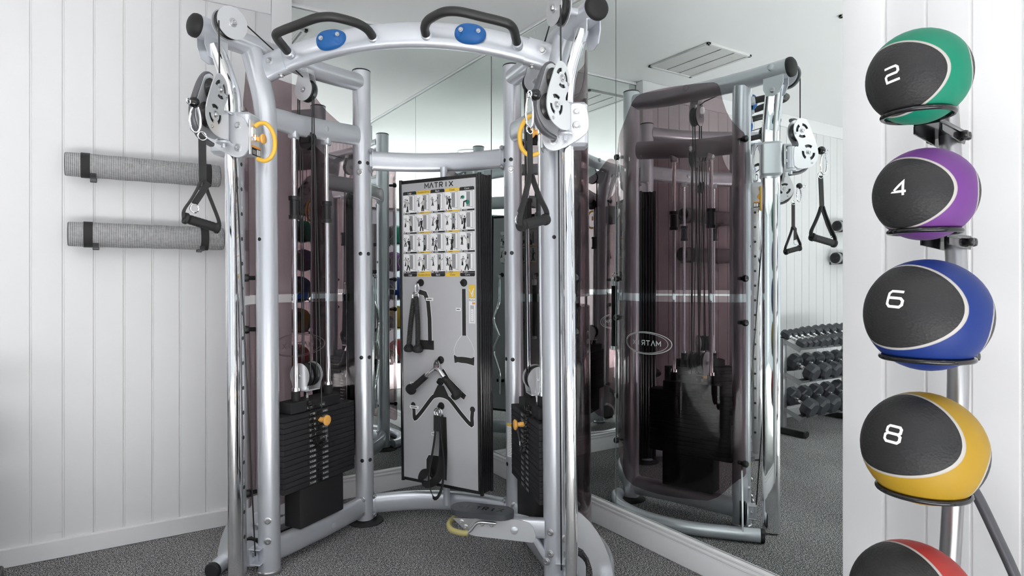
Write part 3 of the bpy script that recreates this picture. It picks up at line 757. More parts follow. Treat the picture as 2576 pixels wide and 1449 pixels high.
# ------------------------------------------------------------------ beams joining the towers
def zb(u): return 2.358 - .25 * u * u
def vb(u): return -.052 + .062 * (u / .64) ** 2
us = [-.57 + 1.14 * i / 24 for i in range(25)]
b = MB(); b.tube([(u, vb(u), zb(u)) for u in us], 1, sec=oval(.028, .0545, 32, 2.7), bdir=UP)
pub = mp(b, 'pull_up_beam', 'silver')
for s in (1, -1):
    uu = [.535 + .125 * i / 6 for i in range(7)]
    b = MB(); b.tube([(s * u, vb(u), zb(u)) for u in uu], 1, sec=oval(.032, .0595, 32, 3.0), bdir=UP); sl = mp(b, 'beam_sleeve', 'silver', pub)
    bolt(sl, (s * .605, vb(.605) - .032, zb(.605) + .012), (0, -1, 0), 1.05)
    bolt(sl, (s * .560, vb(.56) - .005, zb(.56) - .058), (0, 0, -1), 1.0)
    P = [(.502, -.060, 2.300), (.500, -.110, 2.308), (.498, -.165, 2.317), (.485, -.207, 2.322), (.452, -.222, 2.330), (.38, -.236, 2.345), (.305, -.252, 2.360), (.255, -.252, 2.366), (.215, -.238, 2.367), (.165, -.196, 2.366), (.140, -.165, 2.364), (.123, -.130, 2.358), (.117, -.10, 2.350), (.117, -.072, 2.345)]
    P = [(s * x, y, z) for x, y, z in P]
    b = MB(); b.tube(spl(P, 5), .0185, 18); ha = mp(b, 'grip_handle', 'grip_foam', pub)
    b = MB()
    for p0, p1 in ((P[0], P[1]), (P[-1], P[-2])):
        d = (V(p1) - V(p0)).normalized(); b.lathe(V(p0) - d * .012, d, [(.018, 0), (.0235, 0), (.0235, .022), (.0195, .026), (.018, .026)], 20)
    mp(b, 'handle_socket', 'silver', pub)
    # climbing hold
    tilt = math.radians(-9 if s < 0 else 8); hc = V((s * .304, vb(.304) - .030, 2.345)); X = V((cos(tilt), 0, -sin(tilt))); Z = V((sin(tilt), 0, cos(tilt)))
    if s < 0: X = V((cos(tilt), 0, -sin(tilt)))
    b = MB(); seg = 40; RG = []
    for i in range(15):
        t = PI / 2 * i / 14; row = []
        for k in range(seg):
            a = 2 * PI * k / seg; ca_, sa_ = cos(a), sin(a)
            rx = .068 * math.copysign(abs(ca_) ** .85, ca_); rz = .044 * math.copysign(abs(sa_) ** .9, sa_) * (1 - .12 * ca_ * (1 if s < 0 else .3))
            q = cos(t) if i < 14 else .01; dpt = .030 * sin(t)
            x, z = rx * q, rz * q
            for (dx, dz, rr2, dd) in ((-.040, .010, .015, .016), (.034, .012, .014, .016), (.034, -.018, .013, .007) if s < 0 else (-.042, -.010, .011, .006)):
                dist = math.hypot(x - dx, z - dz)
                if dist < rr2: dpt -= dd * (1 - (dist / rr2) ** 2) * (1 if dd > .01 else 1)
            row.append(hc + X * x + Z * z + V((0, -max(dpt, .002), 0)))
        RG.append(row)
    b.loops(RG, cap0=False); ho = mp(b, 'climbing_hold', 'blue', pub, ang=60)
    for dx, dz in ((-.040, .010), (.034, .012)): bolt(ho, hc + X * dx + Z * dz + V((0, -.016, 0)), (0, -1, 0), .62)
# rear beams, bowed into the corner
for name, z0, bow, sa, sb in (('rear_beam', 1.955, .105, .022, .052), ('rear_base_beam', .096, .110, .030, .051)):
    uu = [-.372 + .744 * i / 20 for i in range(21)]
    b = MB(); b.tube([(u, .612 + bow * (1 - (u / .40) ** 2), z0) for u in uu], 1, sec=oval(sa, sb, 28, 2.8), bdir=UP); o = mp(b, name, 'silver')
    for s in (1, -1):
        b = MB(); out = stadium(.024, .066, 6); d = V((s * 1, -.45, 0)).normalized(); t = V((-d.y, d.x, 0))
        b.prism(out, lambda x, y, h: V((s * .352, .622, z0)) + t * x + UP * y + d * h, .006); fl2 = mp(b, 'end_flange', 'silver', o)
        for dz in (.050, -.050): bolt(fl2, V((s * .353, .602, z0 + dz)), (-s * .8, -.55, 0), .85)
    if z0 > 1:
        b = MB()
        for u in (-.062, .062):
            for dz in (-.012, .016): b.lathe((u + .008, .612 + bow - .0215, z0 + dz), (0, -1, 0), [(.009, -.004), (.009, .001), (.0005, .002)], 14)
        mp(b, 'hole_plug', 'black_plastic', o)
    else:
        for s in (1, -1):
            for dz in (.20, .30): bolt(o, (s * .378, .640, dz - .0), (-s * .6, .5, 0), .9)
# ------------------------------------------------------------------ swivelling information board (part of the machine)
BA = V((-.22, .70, 0)); BE = V((.911, -.412, 0)).normalized(); BN = V((-BE.y * -1, 0, 0)); BN = V((BE.y, -BE.x, 0))
def bp(x, z, o=0.0): return BA + BE * x + BN * o + V((0, 0, z))
BT = .105
b = MB(); b.rbox(bp(.2555, 1.032, -BT / 2), .262, BT / 2, .822, .020, ax=(BE, BN, UP), steps=4, cham=.003)
bd = mp(b, 'display_board', 'black_plastic')
b = MB()
for x in (-.006, .511):                       # rounded edge profiles
    b.cyl(bp(x + (.002 if x > .1 else 0), .205, -.008), bp(x + (.002 if x > .1 else 0), 1.858, -.008), .0105, seg=16)
for o in (-.028, -.046, -.064, -.082): b.cyl(bp(.516, .215, o), bp(.516, 1.850, o), .0075, seg=12)
b.cyl(bp(-.006, .205, -BT + .008), bp(-.006, 1.858, -BT + .008), .0105, seg=16); b.cyl(bp(.514, .205, -BT + .008), bp(.514, 1.858, -BT + .008), .0105, seg=16)
mp(b, 'edge_profile', 'black_gloss', bd)
b = MB(); b.rbox(bp(.2515, 1.031, .001), .244, .0018, .803, .002, ax=(BE, BN, UP), cham=.001); mp(b, 'front_panel', 'panel_grey', bd)
b = MB(); b.rbox(bp(.2555, 1.031, -BT - .001), .244, .0018, .803, .002, ax=(BE, BN, UP), cham=.001); mp(b, 'back_panel', 'panel_grey', bd)
b = MB(); b.cyl(bp(.2555, 1.85, -BT / 2), bp(.2555, 1.915, -BT / 2), .020, seg=20); b.cyl(bp(.2555, .10, -BT / 2), bp(.2555, .215, -BT / 2), .018, seg=20); mp(b, 'pivot_stub', 'silver', bd)
F0 = lambda o: (lambda x, z: bp(x, z, o))
INKS = ['white_ink', 'black_ink', 'yellow_ink', 'grey_ink', 'skin_ink', 'green_ink', 'red_ink', 'orange_ink', 'panel_grey']
def person(mb, fr, x, z, s, k):
    """tiny printed figure; k selects the pose"""
    rr = random.Random(k * 13 + 5); lean = rr.uniform(-.12, .12) * s
    hip = (x, z + .42 * s); sh = (x + lean, z + .76 * s)
    mb.m = 1
    for dx in (-1, 1):
        spread = rr.uniform(.02, .16) * s * dx; kn = (hip[0] + spread * .6 + rr.uniform(-.03, .05) * s, z + .21 * s)
        mb.stroke([hip, kn, (hip[0] + spread, z)], fr, .105 * s)
    mb.m = rr.choice([4, 4, 3, 1]); mb.poly([fr(hip[0] - .09 * s, hip[1]), fr(hip[0] + .09 * s, hip[1]), fr(sh[0] + .125 * s, sh[1]), fr(sh[0] - .125 * s, sh[1])])
    mb.m = 3
    for dx in (-1, 1):
        up = rr.uniform(-.30, .30) * s; mb.stroke([(sh[0] + .08 * s * dx, sh[1] - .02 * s), (sh[0] + .17 * s * dx, sh[1] + up * .4 - .05 * s), (sh[0] + rr.uniform(.15, .30) * s * dx, sh[1] + up)], fr, .062 * s)
    mb.m = 1; n = 8; mb.poly([fr(sh[0] + .055 * s * cos(2 * PI * i / n), sh[1] + .10 * s + .065 * s * sin(2 * PI * i / n)) for i in range(n)])
def chart(mb, fr, fr2, fr3, x0, z0, x1, z1, cols, rows, heads=True, k0=0):
    cw = (x1 - x0) / cols; hh = .018 if heads else 0; rh = (z1 - z0 - 2 * hh) / rows
    for c in range(cols):
        blk = c % 2 == 0; cx0, cx1 = x0 + c * cw + .0012, x0 + (c + 1) * cw - .0012
        if heads:
            for (a, d, up) in ((z1 - hh, z1, 1), (z0, z0 + hh, -1)):
                mb.m = 1 if blk else 2; r = .005
                pts = [(cx0, a), (cx1, a), (cx1, d - r), (cx1 - r, d), (cx0 + r, d), (cx0, d - r)] if up > 0 else [(cx0, d), (cx0, a + r), (cx0 + r, a), (cx1 - r, a), (cx1, a + r), (cx1, d)]
                mb.poly([fr(*p) for p in pts])
                mb.m = 0 if blk else 1
                mb.text(HEADS[c], lambda x, y, a=a, d=d: fr2((cx0 + cx1) / 2 + x, (a + d) / 2 + y), .0145 if c != 1 else .0125)
        for r_ in range(rows):
            a = z0 + hh + r_ * rh + .0012; d = a + rh - .0024
            mb.m = 0; mb.rect(cx0, a + .008, cx1, d, fr)
            mb.m = 1 if blk else 2; mb.rect(cx0 + .016, a, cx1, a + .009, fr)
            mb.m = 0 if blk else 1; mb.rect(cx0 + .024, a + .003, cx0 + .048, a + .0055, fr2)
            mb.m = random.choice([3, 6, 3]); mb.stroke([(cx0 + .003, a + .002), (cx0 + .010, a + .010), (cx0 + .006, a + .016)], fr2, .003)
            h = d - a; w = cx1 - cx0
            mb.m = 3
            mb.rect(cx0 + w * .47, a + h * .22, cx0 + w * .72, a + h * .93, fr2)
            mb.stroke([(cx0 + w * .38, a + h * .95), (cx0 + w * .92, a + h * .97)], fr2, .0025)
            for q in (.86, .93): mb.stroke([(cx0 + w * q, a + h * .95), (cx0 + w * q, a + h * .16)], fr2, .0022)
            mb.stroke([(cx0 + w * .45, a + h * .24), (cx0 + w * .86, a + h * .16), (cx0 + w * .95, a + h * .12)], fr2, .0022)
            k = k0 + c * 10 + r_
            if c == 4 and r_ == rows - 1 and heads:
                mb.m = 5; n = 12
                for (qx, qz, qr) in ((.55, .42, .085), (.24, .68, .065)): mb.poly([fr3(cx0 + w * qx + .012 * qr / .085 * cos(2 * PI * i / n), a + h * qz + .012 * qr / .085 * sin(2 * PI * i / n)) for i in range(n)])
                mb.m = 1; mb.stroke([(cx0 + w * .52, a + h * .5), (cx0 + w * .30, a + h * .45), (cx0 + w * .27, a + h * .2)], fr3, .008)
                mb.stroke([(cx0 + w * .24, a + h * .74), (cx0 + w * .12, a + h * .72), (cx0 + w * .1, a + h * .6)], fr3, .005)
            else:
                person(mb, fr3, cx0 + w * (.46 + .12 * ((k * 7) % 3 - 1)), a + h * .12, h * .72, k)
                person(mb, fr3, cx0 + w * .16, a + h * .36, h * .50, k + 3)
HEADS = ['Legs', 'Shoulders/Arms', 'Back', 'Chest', 'Core']
b = MB(); chart(b, F0(.0036), F0(.0041), F0(.0046), .018, 1.327, .489, 1.790, 5, 4)
mp(b, 'exercise_chart', INKS, bd, recalc=False)
b = MB(); matrix_word(b, lambda x, y: bp(.262 + x, 1.813 + y, .0036), .185, .026, .0058, 1); mp(b, 'board_lettering', 'black_ink', bd, recalc=False)
# printed outlines showing where each accessory hangs
def outlined(mb, pl, w, o, closed=False):
    mb.m = 0; mb.stroke(pl, F0(.0034 + o), w + .006, 1, closed); mb.m = 1; mb.stroke(pl, F0(.0040 + o), w, 1, closed)
b = MB()
outlined(b, [(.418, 1.262), (.418, 1.02)], .024, 0)
b.m = 0; b.stroke([(.402, 1.022), (.37, .985), (.352, .945), (.355, .915)], F0(.0036), .0022); b.stroke([(.434, 1.022), (.462, .985), (.480, .945), (.478, .915)], F0(.0036), .0022)
gp = [(.352, .918), (.352, .905), (.356, .873), (.375, .880), (.40, .877), (.43, .877), (.46, .872), (.478, .868), (.480, .90), (.480, .914), (.462, .906), (.43, .909), (.40, .910), (.372, .908)]
b.m = 1; b.poly([bp(x, z, .0040) for x, z in gp]); b.m = 0; b.stroke(gp, F0(.0038), .003, 1, True)
outlined(b, [(.126, 1.245), (.165, 1.235), (.185, 1.19), (.194, 1.10), (.196, .96)], .026, 0)
b.m = 1; b.rect(.10, .935, .222, .985, F0(.0040))
outlined(b, [(p.x, p.y) for p in spl([(.078, .625, 0), (.083, .60, 0), (.088, .555, 0), (.130, .592, 0), (.20, .672, 0), (.225, .690, 0), (.262, .697, 0), (.305, .690, 0), (.335, .670, 0), (.40, .607, 0), (.458, .562, 0), (.462, .60, 0), (.466, .640, 0)], 4)], .022, 0)
b.m = 1
for x, z in ((.078, .628), (.466, .642)): b.poly([bp(x + .016 * cos(2 * PI * i / 14), z + .016 * sin(2 * PI * i / 14), .0041) for i in range(14)])
b.poly([bp(x, z, .0041) for x, z in ((.245, .750), (.285, .750), (.315, .698), (.215, .698))])
outlined(b, [(.272, .83), (.31, .78), (.40, .712), (.42, .70)], .03, 0)
b.m = 1; b.poly([bp(x, z, .0040) for x, z in ((.258, .585), (.300, .585), (.304, .40), (.298, .25), (.250, .26), (.262, .42))])
b.m = 1; b.poly([bp(x, z, .0040) for x, z in ((.165, .345), (.18, .37), (.26, .375), (.26, .25), (.20, .245), (.165, .275))])
b.m = 0; b.stroke([(.165, .345), (.18, .37), (.26, .375), (.26, .25), (.20, .245), (.165, .275)], F0(.0038), .004, 1, True)
for x, z, w in ((.195, 1.205, .05), (.383, 1.155, .032), (.085, .745, .055), (.085, .617, .062), (.215, .487, .028)):
    b.m = 0; b.rect(x - w / 2, z - .008, x + w / 2, z + .008, F0(.0042)); b.m = 1; b.rect(x - w * .36, z - .002, x + w * .30, z + .002, F0(.0047))
mp(b, 'printed_outline', ['white_ink', 'black_ink'], bd, recalc=False)
b = MB(); b.m = 2; b.rect(.449, 1.215, .488, 1.283, F0(.0040)); b.m = 0; b.rect(.449, 1.085, .488, 1.213, F0(.0040))
b.m = 0; b.stroke([(.452, 1.26), (.465, 1.235), (.478, 1.262), (.474, 1.222)], F0(.0044), .003); b.stroke([(.482, 1.265), (.470, 1.24), (.468, 1.222)], F0(.0044), .003)
b.m = 1; b.text('PUSH', lambda x, y: bp(.4685 + x, 1.203 + y, .0044), .0135, sx=1.15)
b.m = 7; b.rect(.470, 1.183, .487, 1.194, F0(.0044)); b.m = 8; b.rect(.457, 1.092, .481, 1.178, F0(.0044)); b.m = 0; b.rect(.460, 1.096, .478, 1.158, F0(.0047)); b.m = 3
for i in range(5): b.rect(.4665, 1.10 + i * .011, .469, 1.106 + i * .011, F0(.0050))
mp(b, 'push_label', INKS, bd, recalc=False)
HK = [(.138, 1.294), (.419, 1.294), (.267, .885), (.263, .769), (.267, .641)]
for x, z in HK:
    b = MB(); b.lathe(bp(x, z, .002), BN, [(.020, 0), (.0205, .004), (.018, .008), (.008, .010), (.0005, .010)], 20)
    b.tube(spl([bp(x, z - .004, .006), bp(x, z - .006, .018), bp(x, z - .004, .030), bp(x, z + .006, .036)], 4), .0032, 8)
    mp(b, 'hook', 'black_plastic', bd)
# back of the board: chart and hooks
FB = lambda o: (lambda x, z: bp(.511 - x, z, -BT - o))
b = MB(); chart(b, FB(.0036), FB(.0041), FB(.0046), .08, 1.45, .43, 1.72, 4, 2, False, 50)
mp(b, 'exercise_chart', INKS, bd, recalc=False)
b = MB(); matrix_word(b, lambda x, y: bp(.2555 - x, 1.80 + y, -BT - .0036), .185, .026, .0058, 1); mp(b, 'board_lettering', 'black_ink', bd, recalc=False)
BK = [(.08, 1.355), (.255, 1.355), (.41, 1.355)]
for x, z in BK:
    b = MB(); b.lathe(bp(x, z, -BT - .002), -BN, [(.018, 0), (.0185, .004), (.016, .008), (.0005, .009)], 18)
    b.tube(spl([bp(x, z, -BT - .006), bp(x, z - .002, -BT - .022), bp(x, z, -BT - .038), bp(x, z + .010, -BT - .042)], 4), .0032, 8); mp(b, 'hook', 'black_plastic', bd)
b = MB(); b.rbox(bp(.41, .47, -BT - .016), .03, .016, .012, .004, ax=(BE, BN, UP)); b.rbox(bp(.08, .52, -BT - .016), .03, .016, .012, .004, ax=(BE, BN, UP)); mp(b, 'bar_clip', 'black_plastic', bd)

# ------------------------------------------------------------------ fold-down step on the right tower
b = MB(); b.tube([(.60, -.012, .250), (.33, .002, .246)], 1, sec=oval(.026, .040, 20, 5), bdir=UP); sa = mp(b, 'step_arm', 'silver')
out = [(.245, .262), (.262, .222), (.300, .212), (.545, .198), (.560, .205), (.560, .235), (.550, .262), (.525, .283), (.48, .292), (.25, .288)]
b = MB()
for v_ in (-.036, .030): b.prism(out, lambda x, y, h, v_=v_: V((x, v_ + h + (.33 - x) * .04, y)), .005)
cv_ = mp(b, 'cover_plate', 'silver_plate', sa)
b = MB(); b.lathe((.470, -.041, .246), (0, -1, 0), [(.016, -.002), (.016, .004), (.012, .007), (.0005, .008)], 18); mp(b, 'pivot_pin', 'silver', sa)
fr = lambda x, y, h: V((.326 + x * .996 + y * .18, -.003 - x * .222 * .9 + y * .97, .296 + h))
b = MB(); b.prism([(y, x) for x, y in stadium(.060, .140, 10)], lambda x, y, h: fr(x, y, h), .024); pad = mp(b, 'step_pad', 'dark_rubber')
b = MB(); matrix_word(b, lambda x, y: fr(x, y, .0245), .19, .034, .006, 1); mp(b, 'pad_lettering', 'black_gloss', pad, recalc=False)
b = MB(); b.tube(spl([(.205, .05, .262), (.185, .02, .252), (.185, -.02, .246), (.205, -.048, .238), (.25, -.058, .232), (.272, -.055, .232)], 5), .0125, 14); mp(b, 'step_handle', 'dull_yellow', pad)
b = MB(); b.tube(spl([(.268, -.055, .232), (.285, -.055, .244), (.308, -.056, .272), (.33, -.057, .280), (.37, -.058, .279), (.395, -.058, .278)], 5), .006, 10); b.prism([(.205, .292), (.30, .292), (.262, .240)], lambda x, y, h: V((x, -.050 + h, y)), .005); hb = mp(b, 'handle_rod', 'steel', pad)
for x, z in ((.245, .278), (.262, .258), (.335, .272), (.375, .270)): bolt(pad, (x, -.052, z), (0, -1, 0), .6)
b = MB(); b.tube([(.548, -.005, .215), (.602, -.005, .125)], 1, sec=oval(.020, .014, 12, 5), bdir=UP); st = mp(b, 'step_strut', 'silver', sa); bolt(st, (.605, -.052, .125), (-.3, -.95, 0), 1.0)
# warning label on the right rear post
b = MB()
def wl(x, z): a = math.radians(-118) + x / .0485; return V((.41 + .0483 * cos(a), .616 + .0483 * sin(a), z))
b.m = 0
n = 6
for i in range(n): b.poly([wl(-.02 + .04 * i / n, .385), wl(-.02 + .04 * (i + 1) / n, .385), wl(-.02 + .04 * (i + 1) / n, .560), wl(-.02 + .04 * i / n, .560)])
wl2 = lambda x, z: wl(x, z) + (wl(x, z) - V((.41, .616, z))).normalized() * .0006
b.m = 1
for i in range(n): b.poly([wl2(-.02 + .04 * i / n, .545), wl2(-.02 + .04 * (i + 1) / n, .545), wl2(-.02 + .04 * (i + 1) / n, .560), wl2(-.02 + .04 * i / n, .560)])
b.m = 2
for k in range(18): b.stroke([(-.016, .395 + k * .0082), (-.016 + random.uniform(.02, .032), .395 + k * .0082)], wl2, .002, 4)
mp(b, 'warning_label', ['white_ink', 'yellow_ink', 'grey_ink'], None or mach, recalc=False)
# ------------------------------------------------------------------ things hanging on the machine
def at_machine(name, p):
    o = empty(name, mw(p), PSI); return o, V(p)
def web(mb, pts, w, t, bdir): mb.tube(pts, 1, sec=[(-t / 2, -w / 2), (t / 2, -w / 2), (t / 2, w / 2), (-t / 2, w / 2)], bdir=bdir)
def ringpts(c, a, b_, ra, rb, n=18): return [c + a * (ra * cos(2 * PI * i / n)) + b_ * (rb * sin(2 * PI * i / n)) for i in range(n)]
def cable_handle(s, st, tt, g0, g1, label, tail):
    hk = TW[s]['hook']; root, O = at_machine('stirrup_strap', hk)
    L = lambda p: V(p) - O
    st, tt, g0, g1 = V(st), V(tt), V(g0), V(g1)
    ga = (g1 - g0).normalized(); hz = V((ga.x, ga.y, 0)).normalized()
    top = V(hk) + V((0, 0, .006)); 
    c = (top + st) / 2; hl = (top.z - st.z) / 2 + .004
    pts = [c + hz * (.019 * (1 - .35 * sin(2 * PI * i / 24)) * cos(2 * PI * i / 24) * -1) + UP * (hl * sin(2 * PI * i / 24)) for i in range(24)]
    b = MB(); b.tube([L(p) for p in pts], .0042, 8, closed=True); b.build('carabiner', 'chrome', root)
    b = MB(); b.tube([L(p) for p in ringpts(st + UP * -.010, hz, UP, .016, .016)], .003, 8, closed=True); b.build('d_ring', 'chrome', root)
    b = MB(); web(b, [L(st - UP * .012), L(st.lerp(tt, .5)), L(tt)], .028, .004, hz)
    o1 = b.build('strap', 'strap', root)
    for g, sg in ((g0, -1), (g1, 1)):
        b = MB(); m = tt.lerp(g, .5) + hz * (sg * .010)
        web(b, [L(p) for p in spl([tt + hz * sg * .006 + UP * .004, tt.lerp(g, .2) + hz * sg * .006, m, g + UP * .03 + ga * sg * .004, g + ga * sg * .006], 4)], .021, .006, hz.cross(UP)); b.build('strap_arm', 'strap', root)
    b = MB(); d = ga; n0 = L(g0)
    Lg = (g1 - g0).length
    b.lathe(n0, d, [(.012, -.004), (.0215, -.004), (.0225, .006), (.0185, .010), (.0170, .016)] + [(.0178 + .0008 * (i % 2), .016 + (Lg - .032) * i / 14) for i in range(15)] + [(.0170, Lg - .016), (.0185, Lg - .010), (.0225, Lg - .006), (.0215, Lg + .004), (.012, Lg + .004), (.011, Lg - .01), (.0005, Lg - .01)], 20)
    b.build('grip', 'black_rubber', root)
    if tail:
        a, e_, r = [V(p) for p in tail]
        b = MB(); web(b, [L(tt + UP * .004), L(a), L(a.lerp(e_, .5)), L(e_)], .024, .004, hz); b.build('strap_tail', 'strap', root)
        b = MB(); b.tube([L(p) for p in ringpts(r, hz, UP, .016, .016)], .0026, 8, closed=True); b.build('tail_ring', 'chrome', root)
    return tag(root, label, 'cable strap', 'stirrup straps on the pulley arms')
cable_handle(1, (.576, -.393, 1.868), (.580, -.399, 1.690), (.550, -.462, 1.500), (.633, -.345, 1.532), 'black strap handle hanging from the right tower pulley arm, between the two right posts', ((.562, -.43, 1.60), (.545, -.455, 1.545), (.541, -.457, 1.52)))
cable_handle(-1, (-.701, -.385, 1.876), (-.699, -.385, 1.690), (-.741, -.431, 1.542), (-.668, -.333, 1.512), 'black strap handle hanging from the left tower pulley arm, in front of the yoga mats', ((-.672, -.395, 1.678), (-.724, -.40, 1.600), (-.722, -.402, 1.582)))
# accessories hanging on the front of the board
def at_board(name, hk): x, z = hk; return at_machine(name, bp(x, z - .012, .026))
def rope(mb, pts, R, r, turns):
    n = len(pts)
    for k in range(3):
        q = []
        for i, p in enumerate(pts):
            t = (pts[min(i + 1, n - 1)] - pts[max(i - 1, 0)]).normalized(); a = BN - t * BN.dot(t); a.normalize(); c = t.cross(a)
            th = 2 * PI * (turns * i / n + k / 3); q.append(p + a * (R * cos(th)) + c * (R * sin(th)))
        mb.tube(q, r, 8)
root, O = at_board('triceps_rope', HK[0]); L = lambda x, z, o: bp(x, z, o) - O
b = MB(); b.tube([L(.132 + .012 * cos(2 * PI * i / 20), 1.262 + .030 * sin(2 * PI * i / 20), .030) for i in range(20)], .0036, 8, closed=True); b.build('carabiner', 'chrome', root)
b = MB(); b.tube([L(.122 + .020 * cos(2 * PI * i / 20), 1.222 + .022 * sin(2 * PI * i / 20), .030) for i in range(20)], .0045, 8, closed=True); b.build('ring', 'chrome', root)
for top, mid, bot in (((.110, 1.205, .030), (.088, 1.08, .028), (.076, .955, .030)), ((.130, 1.215, .036), (.140, 1.08, .034), (.142, .955, .036))):
    P = spl([L(*top), L(*mid), L(*bot)], 40); b = MB(); rope(b, P, .0068, .0074, 8.5); b.build('rope_strand', 'strap', root)
    b = MB(); b.lathe(L(bot[0], bot[1] - .006, bot[2]), (0, 0, -1), [(.014, -.012), (.020, -.006), (.027, .004), (.029, .014), (.024, .026), (.010, .031), (.0005, .031)], 22); b.build('end_stop', 'black_rubber', root)
tag(root, 'black twisted rope with two knob ends hanging at the upper left of the board', 'rope attachment')
root, O = at_board('press_down_bar', HK[2]); L = lambda x, z, o: bp(x, z, o) - O
b = MB(); b.prism([(.236, .838), (.274, .838), (.278, .862), (.268, .886), (.252, .886), (.240, .866)], lambda x, y, h: L(x, y, .026 + h), .005, [arc2(.259, .870, .006, 0, 330, 10)]); b.build('hanging_lug', 'chrome', root)
b = MB(); b.tube(spl([L(.175, .782, .040), L(.215, .815, .036), L(.240, .833, .032), L(.258, .838, .030), L(.276, .833, .032), L(.300, .812, .036), L(.335, .778, .040)], 5), .0115, 16); b.build('bar', 'chrome', root)
for a, c in (((.196, .800, .038), (.100, .722, .046)), ((.312, .800, .038), (.398, .720, .046))):
    b = MB(); p0, p1 = L(*a), L(*c); d = (p1 - p0); l = d.length; b.lathe(p0, d, [(.010, 0), (.0165, .002), (.017, l * .5), (.0185, l - .012), (.029, l - .008), (.031, l + .004), (.026, l + .016), (.012, l + .020), (.0005, l + .020)], 22); b.build('grip', 'black_rubber', root)
tag(root, 'bent chrome press-down bar with two black grips hanging in the middle of the board', 'bar attachment')
root, O = at_board('ankle_strap', HK[4]); L = lambda x, z, o: bp(x, z, o) - O
b = MB()
for dx in (-.008, .012): b.tube([L(.264 + dx + .017 * cos(2 * PI * i / 18), .612 + .020 * sin(2 * PI * i / 18), .030 + dx * .3) for i in range(18)], .003, 8, closed=True)
b.build('d_ring', 'chrome', root)
b = MB(); web(b, spl([L(.254, .596, .034), L(.250, .50, .034), L(.234, .40, .036), (L(.214, .31, .038)), L(.214, .24, .042), L(.238, .190, .05), L(.270, .170, .055), L(.300, .21, .052), L(.312, .29, .045), L(.305, .38, .038), L(.286, .48, .032), L(.270, .585, .028)], 6), .038, .004, (BE * .8 + BN * .75)); b.build('strap_loop', 'strap', root)
b = MB(); web(b, spl([L(.278, .596, .020), L(.282, .42, .018), L(.268, .29, .018), L(.225, .235, .016), L(.175, .215, .02), L(.160, .245, .03), L(.185, .285, .04), L(.225, .290, .035)], 6), .045, .004, (UP + BN * .5)); b.build('cuff', 'strap', root)
b = MB(); b.rbox(L(.259, .555, .036), .017, .004, .042, .003, ax=(BE, BN, UP)); b.build('keeper', 'strap', root)
tag(root, 'black webbing ankle strap hanging in loops below the bottom of the board', 'ankle strap')
# bars hanging behind the board, seen in the mirrors
def at_back(name, hk): x, z = hk; return at_machine(name, bp(x, z - .006, -BT - .036))
root, O = at_back('curl_bar', BK[2]); L = lambda x, z, o: bp(x, z, -BT - o) - O
b = MB(); b.tube(spl([L(.41, 1.32, .04), L(.41, 1.16, .04), L(.425, 1.08, .05), L(.455, .98, .06), L(.415, .86, .05), L(.412, .84, .05), L(.455, .72, .06), L(.425, .60, .05), L(.41, .53, .04), L(.41, .36, .04)], 6), .0125, 16); b.build('bar', 'chrome', root)
b = MB(); b.tube([L(.41, 1.338 + .016 * sin(2 * PI * i / 14), .038 + .016 * cos(2 * PI * i / 14)) for i in range(14)], .0032, 8, closed=True); b.build('hanging_eye', 'chrome', root)
tag(root, 'chrome zigzag curl bar hanging upright behind the board, seen in the mirrors', 'bar attachment')
root, O = at_back('straight_bar', BK[1]); L = lambda x, z, o: bp(x, z, -BT - o) - O
b = MB(); b.cyl(L(.255, 1.32, .040), L(.255, .34, .040), .0135, seg=18, cham=.003); b.build('bar', 'chrome', root)
b = MB(); b.tube([L(.255, 1.338 + .016 * sin(2 * PI * i / 14), .038 + .016 * cos(2 * PI * i / 14)) for i in range(14)], .0032, 8, closed=True); b.build('hanging_eye', 'chrome', root)
tag(root, 'straight chrome bar hanging upright in the middle behind the board', 'bar attachment')
root, O = at_back('grip_bar', BK[0]); L = lambda x, z, o: bp(x, z, -BT - o) - O
b = MB(); b.cyl(L(.08, 1.32, .040), L(.08, 1.27, .040), .022, seg=20, cham=.002); b.cyl(L(.08, .86, .040), L(.08, .835, .040), .022, seg=20, cham=.002); b.build('collar', 'chrome', root)
b = MB(); b.cyl(L(.08, 1.27, .040), L(.08, .86, .040), .0185, seg=20); b.build('grip', 'black_rubber', root)
b = MB(); b.tube([L(.08, 1.338 + .016 * sin(2 * PI * i / 14), .038 + .016 * cos(2 * PI * i / 14)) for i in range(14)], .0032, 8, closed=True); b.build('hanging_eye', 'chrome', root)
tag(root, 'short black gripped bar with chrome collars hanging behind the board', 'bar attachment')

